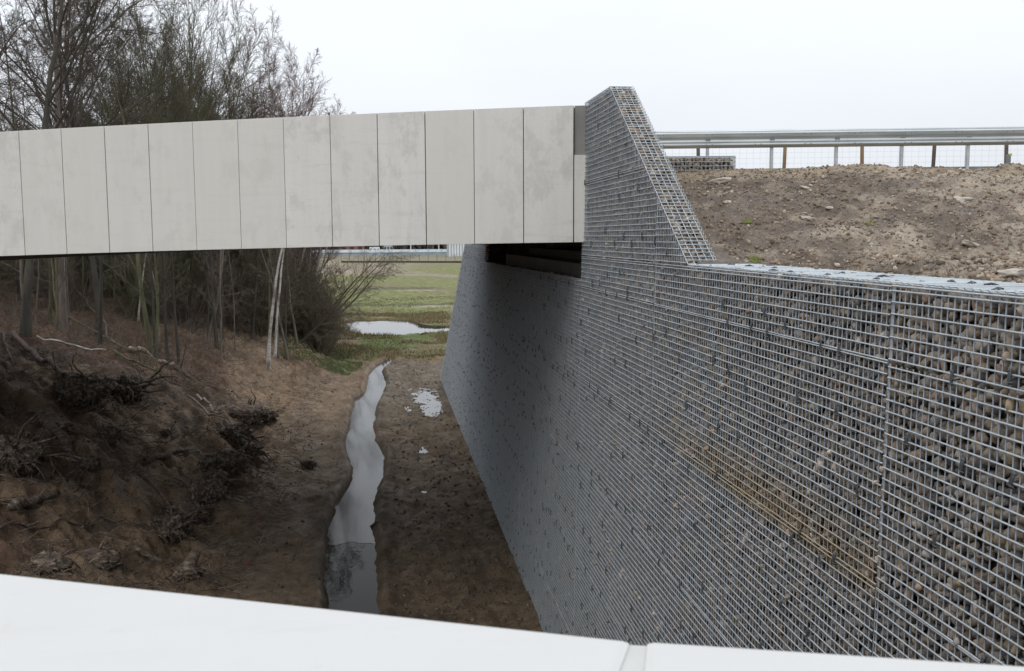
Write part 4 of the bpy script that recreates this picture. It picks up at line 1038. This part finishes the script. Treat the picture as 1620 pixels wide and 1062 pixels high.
for i in range(290):
    Y = r2.uniform(28, 68); d_ = r2.uniform(1.5, 22)**1.0; X = float(foot(np.array([Y]))[0])-d_
    px_ = 605+X/Y*1540
    if px_ < -120 or px_ > 470+(Y-28)*1.6: continue
    kd = ['pole_a', 'pole_b', 'pole_dark', 'birch_slim'][int(r2.choice(4, p=[.3, .32, .34, .04]))]
    z = hz(X, Y); hmax = (5.4+.112*Y-z)*(.95 if px_ > 190 else 1.2); s_ = min(r2.uniform(.8, 1.5), hmax/7.6)
    tree('bare_tree', kd, 0, 0, (s_*r2.uniform(.5, .95),)*2+(s_,), r2.uniform(0, 6), 'thin bare tree standing deep in the wood behind the bank', 'tree', 'thin bare trees deep in the wood', at=(X, Y), lean=(r2.normal(0, .07), r2.normal(0, .07)))
for i in range(230):
    Y = r2.uniform(29, 72); d_ = r2.uniform(1.2, 20) if i > 60 else r2.uniform(.6, 2.6); X = float(foot(np.array([Y]))[0])-d_
    px_ = 605+X/Y*1540
    if px_ < -120: continue
    if Y < 36 and d_ < 6: continue
    if i <= 60: Y = r2.uniform(42, 85); X = float(foot(np.array([Y]))[0])-d_
    green = r2.random() < .4
    s_ = r2.uniform(.7, 1.2)*(1 if i > 60 else 1.1)
    tree('bare_shrub', 'thicket_green' if green else 'thicket', 0, 0, s_, r2.uniform(0, 6), 'greenish leafless shrub in the undergrowth of the wood' if green else 'brown leafless shrub in the undergrowth of the wood', 'shrub', 'leafless shrubs under the trees, green stemmed' if green else 'leafless shrubs under the trees, brown stemmed', at=(X, Y))

# ------------------------------------------------------------------ dead wood on the bank
def follow(px0, px1, n, r, lift, wob=.04, lift1=None, kink=0):
    A_ = onground(*px0); B_ = onground(*px1); t = np.linspace(0, 1, n); P_ = A_[None]*(1-t)[:, None]+B_[None]*t[:, None]
    P_[1:-1] += rng.normal(0, wob, (n-2, 3))
    gz = height(P_[:, 0], P_[:, 1]); l_ = lift+(0 if lift1 is None else (lift1-lift)*t)
    P_[:, 2] = np.maximum(P_[:, 2], gz)*.5+gz*.5+l_+r*.5
    return P_
def log(name, px0, px1, r0, r1, mat, label, lift=.02, wob=.04, branches=0, n=10, cat='branch', lift1=None, bl_=.7):
    P_ = follow(px0, px1, n, r0, lift, wob*(.35 if name in ('fallen_log', 'fallen_birch') else 1), lift1)
    mb = MB(); rr = np.linspace(r0, r1, n)*(1+rng.normal(0, .08, n)); mb.tube(P_, rr, 8); 
    c = P_.mean(0); o = mb.build(name, mat, None, True); tag(o, label, cat, 'fallen wood on the bank')
    if branches:
        r = np.random.default_rng(int(px0[0]*7+px0[1]))
        P3 = P_[None]; s_, d, rad, l_ = children(P3, np.tile(rr, (1, 1)), branches, .1, .95, (25, 65), r, 1, np.array([bl_*2]))
        d[:, 2] = np.abs(d[:, 2])*.6+.05; Q = poly_branch(s_, d, l_, 6, .1, -.03, r); R3 = np.maximum(rad[:, None]*.4, .006)*(1-.7*np.linspace(0, 1, 6))[None]
        s2, d2, rad2, l2 = children(Q, R3, 5, .2, 1, (20, 60), r, .5, l_); Q2 = poly_branch(s2, d2, l2, 4, .1, -.02, r)
        v, f = join([tubes(Q, R3, 4), tubes(Q2, np.full(Q2.shape[:2], .0035), 3)])
        b = link('branches', np_mesh('branches', v, f, M['twig_brown'], True), None, 'stuff'); b.parent = o
    return o
log('fallen_log', (22, 540), (96, 607), .075, .055, M['wood_red'], 'reddish split log lying downhill at the left edge of the bank', .14, .05)
log('fallen_birch', (58, 541), (168, 562), .036, .022, M['birch'], 'thin white birch stem lying across the upper left bank', .12, .03)
log('fallen_log', (205, 560), (275, 584), .075, .06, M['wood_pale'], 'pale bare log lying across the centre of the bank', .10, .03)
log('fallen_log', (275, 584), (345, 624), .07, .02, M['wood_red'], 'reddish log end pointing down from the pale log', .06, .05, 6)
log('fallen_branch', (112, 455), (200, 560), .045, .02, M['bark_grey'], 'forked branch lying from the pinkish trunk down to the pale log', .25, .06, 8, lift1=.1)
log('fallen_branch', (100, 510), (285, 600), .04, .012, M['bark_green'], 'long brushy fallen top with green twigs across the bank', .22, .07, 26, bl_=.8, lift1=.05)
log('fallen_branch', (180, 568), (330, 632), .035, .01, M['bark_green'], 'brushy green branch end in the middle of the bank', .15, .07, 24, bl_=.6, lift1=.03)
log('stick', (106, 657), (278, 652), .024, .010, M['root'], 'long dark stick lying level below the two dark stumps', .03, .03)
log('stick', (245, 655), (312, 641), .016, .006, M['root'], 'short dark stick left of the toppled trunk', .03, .02)
log('stick', (-5, 845), (200, 828), .022, .007, M['wood_red'], 'long reddish stick lying level near the lower left corner', .03, .03, 4, bl_=.3)
log('fallen_branch', (165, 708), (272, 802), .034, .016, M['wood_red'], 'reddish bowed branch lying downhill in the dark part of the bank', .06, .03)
log('fallen_branch', (5, 530), (22, 585), .03, .012, M['wood_red'], 'short reddish branch at the left edge above the slope', .05, .03)
log('stick', (435, 668), (424, 650), .022, .008, M['wood_red'], 'small reddish stick end right of the toppled trunk', .05, .01)
log('stick', (60, 478), (250, 470), .02, .008, M['twig_brown'], 'thin stick caught level among the trunks', .4, .03)
log('stick', (585, 839), (600, 828), .03, .012, M['root'], 'short dark stick end poking into the stream from its right edge', .03, .0, cat='stick', n=4)
log('stick', (283, 498), (298, 504), .03, .025, M['wood_pale'], 'short pale piece of wood on the leaf litter', .04, .0, n=4)
log('root_branch', (312, 640), (334, 655), .035, .028, M['wood_pale'], 'pale curved root left of the toppled trunk, upper piece', .22, .02, n=5)
log('root_branch', (333, 655), (359, 677), .03, .02, M['wood_pale'], 'pale curved root left of the toppled trunk, lower piece', .2, .03, n=5)
log('fallen_branch', (370, 590), (400, 555), .02, .01, M['twig_brown'], 'small twiggy branch below the white birches', .05, .03, 4, bl_=.4)

def stump(name, px_, py_, size, label, mat='root', seed=0, roots=22, tilt=(.2, 0), trunk=None, spread=1.0, up=.1):
    """an uprooted stump: lumpy root plate with tapering roots, perhaps with a length of trunk"""
    q = onground(px_, py_); r = np.random.default_rng(seed+500); pn = Perlin(seed+40)
    o = empty(name, (q[0], q[1], q[2]+size*.25), label, 'stump', 'uprooted stumps on the bank')
    bv, bf = IC3; bv = np.repeat(bv, 1, 0)
    import bmesh
    bm = bmesh.new(); bmesh.ops.create_icosphere(bm, subdivisions=4, radius=1); bv = np.array([p_.co[:] for p_ in bm.verts]); bf = np.array([[a.index for a in t.verts] for t in bm.faces]); bm.free()
    ns = pn.fbm(bv[:, 0]*2.2+bv[:, 2]*3, bv[:, 1]*2.2-bv[:, 2]*2, 5, gain=.62)
    ns2 = pn.fbm(bv[:, 0]*7+bv[:, 2]*5, bv[:, 1]*7-bv[:, 2]*6, 3)
    v = bv*(1+.28*ns+.16*ns2)[:, None]*np.array([.50, .36, .34])*size
    link('root_plate', np_mesh('root_plate', v+np.array([q[0], q[1], q[2]+size*.22]), bf, M[mat], True), o)
    roots = int(roots*1.6); d = r.normal(size=(roots, 3)); d[:, 2] = np.abs(d[:, 2])*up*3-.2; d /= np.linalg.norm(d, axis=1)[:, None]
    st = np.array([q[0], q[1], q[2]+size*.18])+d*size*.3*np.array([1, 1, .8])
    ln = size*(.3+1.0*r.random(roots)**2)*spread; Q = poly_branch(st, d, ln, 7, .30, -.14, r); R3 = (size*(.012+.05*r.random(roots)**3))[:, None]*(1-.85*np.linspace(0, 1, 7))[None]
    s2, d2, rad2, l2 = children(Q, R3, 4, .2, 1, (25, 70), r, .6, ln); Q2 = poly_branch(s2, d2, l2, 5, .35, -.08, r); R4 = np.maximum(rad2*.5, .004)[:, None]*(1-.7*np.linspace(0, 1, 5))[None]
    Q[:, 0] -= d*size*.12; vv_, ff = join([tubes(Q, R3, 6), tubes(Q2, R4, 4)]); link('roots', np_mesh('roots', vv_, ff, M[mat], True), o)
    npr = max(4, int(size*16)); dd_ = r.normal(size=(npr, 3)); dd_[:, 2] = np.abs(dd_[:, 2])*.5-.1; dd_ /= np.linalg.norm(dd_, axis=1)[:, None]
    Q = poly_branch(np.array([q[0], q[1], q[2]+size*.2])+dd_*size*np.array([.42, .34, .30]), dd_, size*r.uniform(.35, 1.1, npr), 8, .34, -.08, r)
    vv_, ff = tubes(Q, (size*(.022+.045*r.random(npr)**2))[:, None]*(1-.8*np.linspace(0, 1, 8))[None], 6); link('broken_roots', np_mesh('broken_roots', vv_, ff, M['root_pale'], True), o, 'stuff')
    nc = 130; a = r.normal(size=(nc, 3)); a /= np.linalg.norm(a, axis=1)[:, None]; a[:, 2] = np.abs(a[:, 2])*.8-.2
    vv_, ff, cc_ = stones(np.array([q[0], q[1], q[2]+size*.14])+a*np.array([.52, .42, .42])*size*r.uniform(.7, 1.15, (nc, 1)), size*(.015+.07*r.random(nc)**2), IC2, r)
    link('soil_clods', np_mesh('soil_clods', vv_, ff, M[mat], True), o, 'stuff')
    if trunk:
        (dx, dy, dz, L_, rr, tm) = trunk
        dd = np.array([dx, dy, dz]); dd = dd/np.linalg.norm(dd); c = np.array([q[0], q[1], q[2]+size*.25])
        mb = MB(); n = 9; t = np.linspace(0, 1, n); P_ = c+dd*(t*L_)[:, None]; P_[:, 2] += .03*np.sin(t*5)
        mb.tube(P_, rr*(1.5-.7*t**.5), 12); mb.build('trunk', M[tm], o, True)
    return o
stump('tree_stump', 130, 634, 1.0, 'dark upturned stump, left one of the pair on the upper bank', 'root', 1, 14, spread=.6)
stump('tree_stump', 192, 632, .95, 'dark upturned stump, right one of the pair on the upper bank', 'root', 2, 14, spread=.6)
stump('tree_stump', 408, 668, .78, 'toppled stump with a mossy length of trunk lying to the left', 'root', 3, 26, trunk=(-1, -.35, .14, 1.5, .19, 'root_pale'), spread=.8)
stump('tree_stump', 372, 700, .7, 'tangled dark roots just below the toppled trunk', 'root', 4, 34)
stump('tree_stump', 360, 748, .75, 'tangled root mass in the middle of the row down the bank', 'root', 5, 36)
stump('tree_stump', 330, 800, .75, 'root mass at the lower part of the row down the bank', 'root', 6, 34)
stump('tree_stump', 392, 722, .55, 'root mass with pale broken ends between the toppled trunk and the middle root mass', 'root', 24, 30)
stump('tree_stump', 342, 770, .5, 'flat clump of torn roots left of the row down the bank', 'root', 25, 30)
stump('tree_stump', 300, 822, .6, 'torn roots at the lower left of the row down the bank', 'root_pale', 26, 34, spread=1.3)
log('fallen_log', (70, 668), (118, 742), .11, .07, M['root_pale'], 'broken slab of trunk half buried in the dark bank below the two stumps', .04, .03, n=8)
log('fallen_log', (232, 738), (300, 716), .075, .03, M['root_pale'], 'short grey log half buried left of the root row', .03, .02, n=6)
log('fallen_log', (20, 815), (92, 790), .08, .055, M['root'], 'dark broken log in the lower left of the bank', .05, .03, 3, n=7, bl_=.3)
log('fallen_log', (205, 870), (262, 893), .07, .03, M['root_pale'], 'short broken log between the two pale stumps', .04, .02, n=6)
log('fallen_branch', (296, 640), (412, 730), .03, .014, M['wood_pale'], 'pale long root running down beside the toppled trunk', .16, .08, 3, bl_=.4)
stump('tree_stump', 488, 740, .30, 'small dark stump alone near the stream', 'root', 7, 16)
stump('tree_stump', 262, 690, .20, 'tiny dark stump in the middle of the bank', 'root', 8, 12)
stump('tree_stump', 25, 745, .85, 'large spreading root mass at the left edge', 'root', 9, 40, up=.2)
stump('tree_stump', 140, 745, .36, 'dark root clump between the bowed branch and the left root mass', 'root', 10, 26)
stump('tree_stump', 170, 700, .45, 'dark root clump at the upper end of the bowed branch', 'root', 11, 26)
stump('tree_stump', 165, 895, .42, 'pale brown sawn stump lying near the white parapet, left', 'root_pale', 12, 20, trunk=(-1, .2, .1, .42, .11, 'root_pale'), spread=.7)
stump('tree_stump', 298, 915, .38, 'pale brown pointed stump touching the white parapet edge', 'root_pale', 13, 16, trunk=(.35, .3, 1, .34, .09, 'root_pale'), spread=.7)
stump('tree_stump', 265, 850, .62, 'broad root plate with pale root ends above the parapet', 'root', 14, 40, up=.2)
stump('tree_stump', 80, 905, .45, 'low root clump half hidden by the parapet at lower left', 'root_pale', 15, 24)
stump('tree_stump', 385, 652, .3, 'small dark root knot behind the toppled trunk', 'root', 16, 20)
# small root litter on the bank
def scat_tw(n, fx, rad, ln, mat, name, label, cat, flat=.25):
    X, Y = fx(n); Z = height(X, Y)+.01; st = np.stack([X, Y, Z], 1); d = rng.normal(size=(len(X), 3)); d[:, 2] = np.abs(d[:, 2])*flat; d /= np.linalg.norm(d, axis=1)[:, None]
    Q = poly_branch(st, d, rng.uniform(ln[0], ln[1], len(X)), 4, .15, -.05*(flat < .5), rng); R3 = rng.uniform(rad[0], rad[1], len(X))[:, None]*np.linspace(1, .4, 4)[None]
    v, f = tubes(Q, R3, 3); return tag(link(name, np_mesh(name, v, f, mat, True), None, 'stuff'), label, cat)
def fb(n):
    Y = 11+32*rng.random(n)**1.2; X = foot(Y)+.3-rng.random(n)*(1.5+.28*Y); return X, Y
scat_tw(6500, fb, (.003, .011), (.1, .8), M['root'], 'twig_litter', 'dark twigs and roots littering the bank', 'twigs')
scat_tw(2600, fb, (.003, .008), (.08, .45), M['wood_pale'], 'twig_litter', 'pale broken twigs littering the bank', 'twigs')
def fw(n):
    Y = rng.uniform(27, 60, n); X = foot(Y)-2.5-rng.random(n)*16; return X, Y
scat_tw(15000, fw, (.003, .008), (.3, 1.1), M['twig_brown'], 'undergrowth', 'brown leafless undergrowth covering the floor of the wood', 'undergrowth', 1.6)
# grass
def blades(n, fx, h_, mat, name, label, wd=.006):
    X, Y = fx(n); Z = height(X, Y); n = len(X); st = np.stack([X, Y, Z], 1); a = rng.uniform(0, 6.28, n); hh = rng.uniform(h_[0], h_[1], n)
    s = np.stack([np.cos(a), np.sin(a), a*0], 1)*(wd*(1+Y/25))[:, None]; t = st+np.stack([rng.normal(0, .4, n)*hh, rng.normal(0, .4, n)*hh, hh], 1)
    v = np.stack([st-s, st+s, t], 1).reshape(-1, 3); f = np.arange(3*n).reshape(-1, 3)
    return tag(link(name, np_mesh(name, v, f, mat), None, 'stuff'), label, 'grass')
def fg(n):
    Y = rng.uniform(37.5, 49, n); X = rng.uniform(-4.5, -.9, n); k = N1.fbm(X*.9, Y*.6, 3) > -.25; return X[k], Y[k]
blades(26000, fg, (.03, .10), M['grass'], 'grass', 'bright green grass beside the end of the stream', .006)
def fg2(n):
    Y = rng.uniform(43, 70, n); X = rng.uniform(-6, 4.5, n); k = ~inpoly(X, Y, pond); X, Y = X[k], Y[k]; k = (N2.fbm(X*.6, Y*.4, 3) > -.1); return X[k], Y[k]
blades(32000, fg2, (.04, .22), M['drygrass'], 'dry_grass', 'dry brown grass round the pond', .008)
def fg3(n):
    Y = 44+45*rng.random(n)**1.8; X = rng.uniform(-4, 9, n); k = ~inpoly(X, Y, pond); k &= N1.fbm(X*.5, Y*.4, 3) > rng.uniform(-.4, .3, n); return X[k], Y[k]
blades(16000, fg3, (.03, .10), M['grass'], 'grass', 'short green meadow grass beyond the pond', .01)
# small red stakes
for k, (x, y, h_, lb) in enumerate(((390, 895, .10, 'thin red marker stake nearest the parapet'), (406, 757, .07, 'tiny red marker stake beside the tangled roots'), (433, 655, .06, 'tiny red stake right of the toppled trunk'), (405, 815, .06, 'tiny red stake in the dark middle of the bank'))):
    q = onground(x, y); mb = MB(); mb.tube([(q[0], q[1], q[2]-.05), (q[0]+.004, q[1], q[2]+h_*.5), (q[0]+.01, q[1], q[2]+h_)], .008, 6)
    mb.box(q[0]-.004, q[0]+.018, q[1]-.002, q[1]+.002, q[2]+h_*.6, q[2]+h_*.95); tag(mb.build('marker_stake', M['red']), lb, 'stake', 'red marker stakes')
q = onground(408, 742); mb = MB(); mb.tube([q-np.array([0, 0, .05]), q+np.array([.02, 0, .08]), q+np.array([.05, 0, .17])], [.016, .015, .013], 7); tag(mb.build('wooden_stake', M['post_wood']), 'short yellowish wooden stake leaning beside the roots', 'stake')

# ------------------------------------------------------------------ far side: fence, barrier, buildings, wood
ff = empty('far_fence', (5, 213, 0), 'distant low fence with dark base strip beyond the meadow', 'fence')
fa = np.array([-9., 218.]); fb_ = np.array([40., 200.]); fl_ = np.linalg.norm(fb_-fa); fu = (fb_-fa)/fl_; fn = np.array([-fu[1], fu[0]])
fz = float(max(hz(5, 213), 0))-.05
mb = MB(); mb.obox(fa, fu, fl_, fn, .06, fz-.3, fz+.34); mb.build('base_strip', M['far_dark'], ff)
for i in range(26):
    q = fa+fu*i*2.0; mb = MB(); mb.tube([(q[0], q[1]-.05, fz-.2), (q[0], q[1]-.05, fz+1), (q[0], q[1]-.05, fz+1.75)], .045, 6); mb.build('post', M['post_dark'], ff)
mb = MB()
for z in (.8, 1.1, 1.4, 1.7): mb.obox(fa, fu, fl_, fn, .02, fz+z, fz+z+.02)
mb.build('wire', M['far_grey'], ff)
bar = empty('road_barrier', (10, 300, 0), 'long low white and blue barrier along the distant road', 'barrier')
for i in range(22):
    x0 = -22+i*4; mb = MB(); mb.box(x0, x0+3.94, 300, 300.3, .9, 1.75); mb.build('upper_panel', M['far_white'], bar)
    mb = MB(); mb.box(x0, x0+3.94, 299.8, 300.2, .55, .85); mb.build('rail', M['far_blue'], bar)
    mb = MB(); mb.box(x0, x0+3.98, 299.9, 300.3, -.5, .5); mb.build('lower_panel', M['far_grey'], bar)
    mb = MB(); mb.box(x0-.06, x0+.06, 299.6, 299.75, -.5, 2.0); mb.build('post', M['far_grey'], bar)
def far_build(name, x0, x1, Y, z1, mat, label, slats=0, roof=None):
    o = empty(name, ((x0+x1)/2, Y, 0), label, 'building'); mb = MB(); mb.box(x0, x1, Y, Y+8, -.5, z1); mb.build('wall', M[mat], o)
    if slats:
        w = (x1-x0)/slats
        for i in range(slats): mb = MB(); mb.box(x0+i*w+.1, x0+(i+1)*w-.15, Y-.25, Y-.003, -.3, z1-.1); mb.build('wall_panel', M['far_white'], o)
    else:
        for i in range(3): w = (x1-x0)/3; mb = MB(); mb.box(x0+i*w+w*.25, x0+i*w+w*.75, Y-.06, Y-.002, z1*.45, z1*.8); mb.build('window', M['far_dark'], o)
    if roof: mb = MB(); c = (x0+x1)/2; mb.add([(x0-.3, Y-.3, z1+.003), (x1+.3, Y-.3, z1+.003), (x1+.3, Y+8.3, z1+.003), (x0-.3, Y+8.3, z1+.003), (x0, Y+4, z1+2), (x1, Y+4, z1+2)], [(0, 1, 5, 4), (2, 3, 4, 5), (0, 4, 3), (1, 2, 5), (0, 3, 2, 1)]); mb.build('roof', M[roof], o)
    return o
far_build('slatted_building', 18.5, 27, 275, 4.2, 'far_grey', 'white slatted building seen beside the wall end under the bridge', 11)
far_build('shed', .5, 3.3, 315, 3.0, 'far_grey', 'small grey block seen just under the bridge beam', 0)
far_build('shed', -4, -.8, 312, 2.3, 'far_white', 'small white block left of the grey one', 0)
far_build('house', -14, -6, 330, 3.0, 'far_brick', 'distant low brick red house behind the shrubs', 0, 'far_brick')
for i, x in enumerate((8.8, 17.5, 22.0)):
    o = empty('lamp_post', (x, 305, 0), ['left', 'middle', 'right'][i]+' of the three distant white lamp posts under the bridge beam', 'lamp post', 'distant lamp posts')
    mb = MB(); mb.tube([(x, 305, 0), (x, 305, 4), (x, 305, 9)], [.16, .13, .09], 8); mb.build('pole', M['far_white'], o); mb = MB(); mb.box(x-.1, x+1.4, 304.9, 305.1, 8.95, 9.1); mb.build('lamp_arm', M['far_white'], o)
# distant wood, one mass
def fwood(n):
    X = rng.uniform(-260, 420, n); Y = 430+rng.random(n)*50; return X, Y
X, Y = fwood(5000); st = np.stack([X, Y, X*0-.5], 1); d = np.tile([0, 0, 1.], (5000, 1))+rng.normal(0, .25, (5000, 3)); d /= np.linalg.norm(d, axis=1)[:, None]
Q = poly_branch(st, d, rng.uniform(6, 12, 5000), 4, .15, .1, rng); v, f = tubes(Q, rng.uniform(.2, .9, 5000)[:, None]*np.array([.6, 1.3, 1.4, .3])[None], 4)
tag(link('distant_wood', np_mesh('distant_wood', v, f, M['far_wood']), None, 'stuff'), 'dark line of distant woodland under the bridge', 'wood')
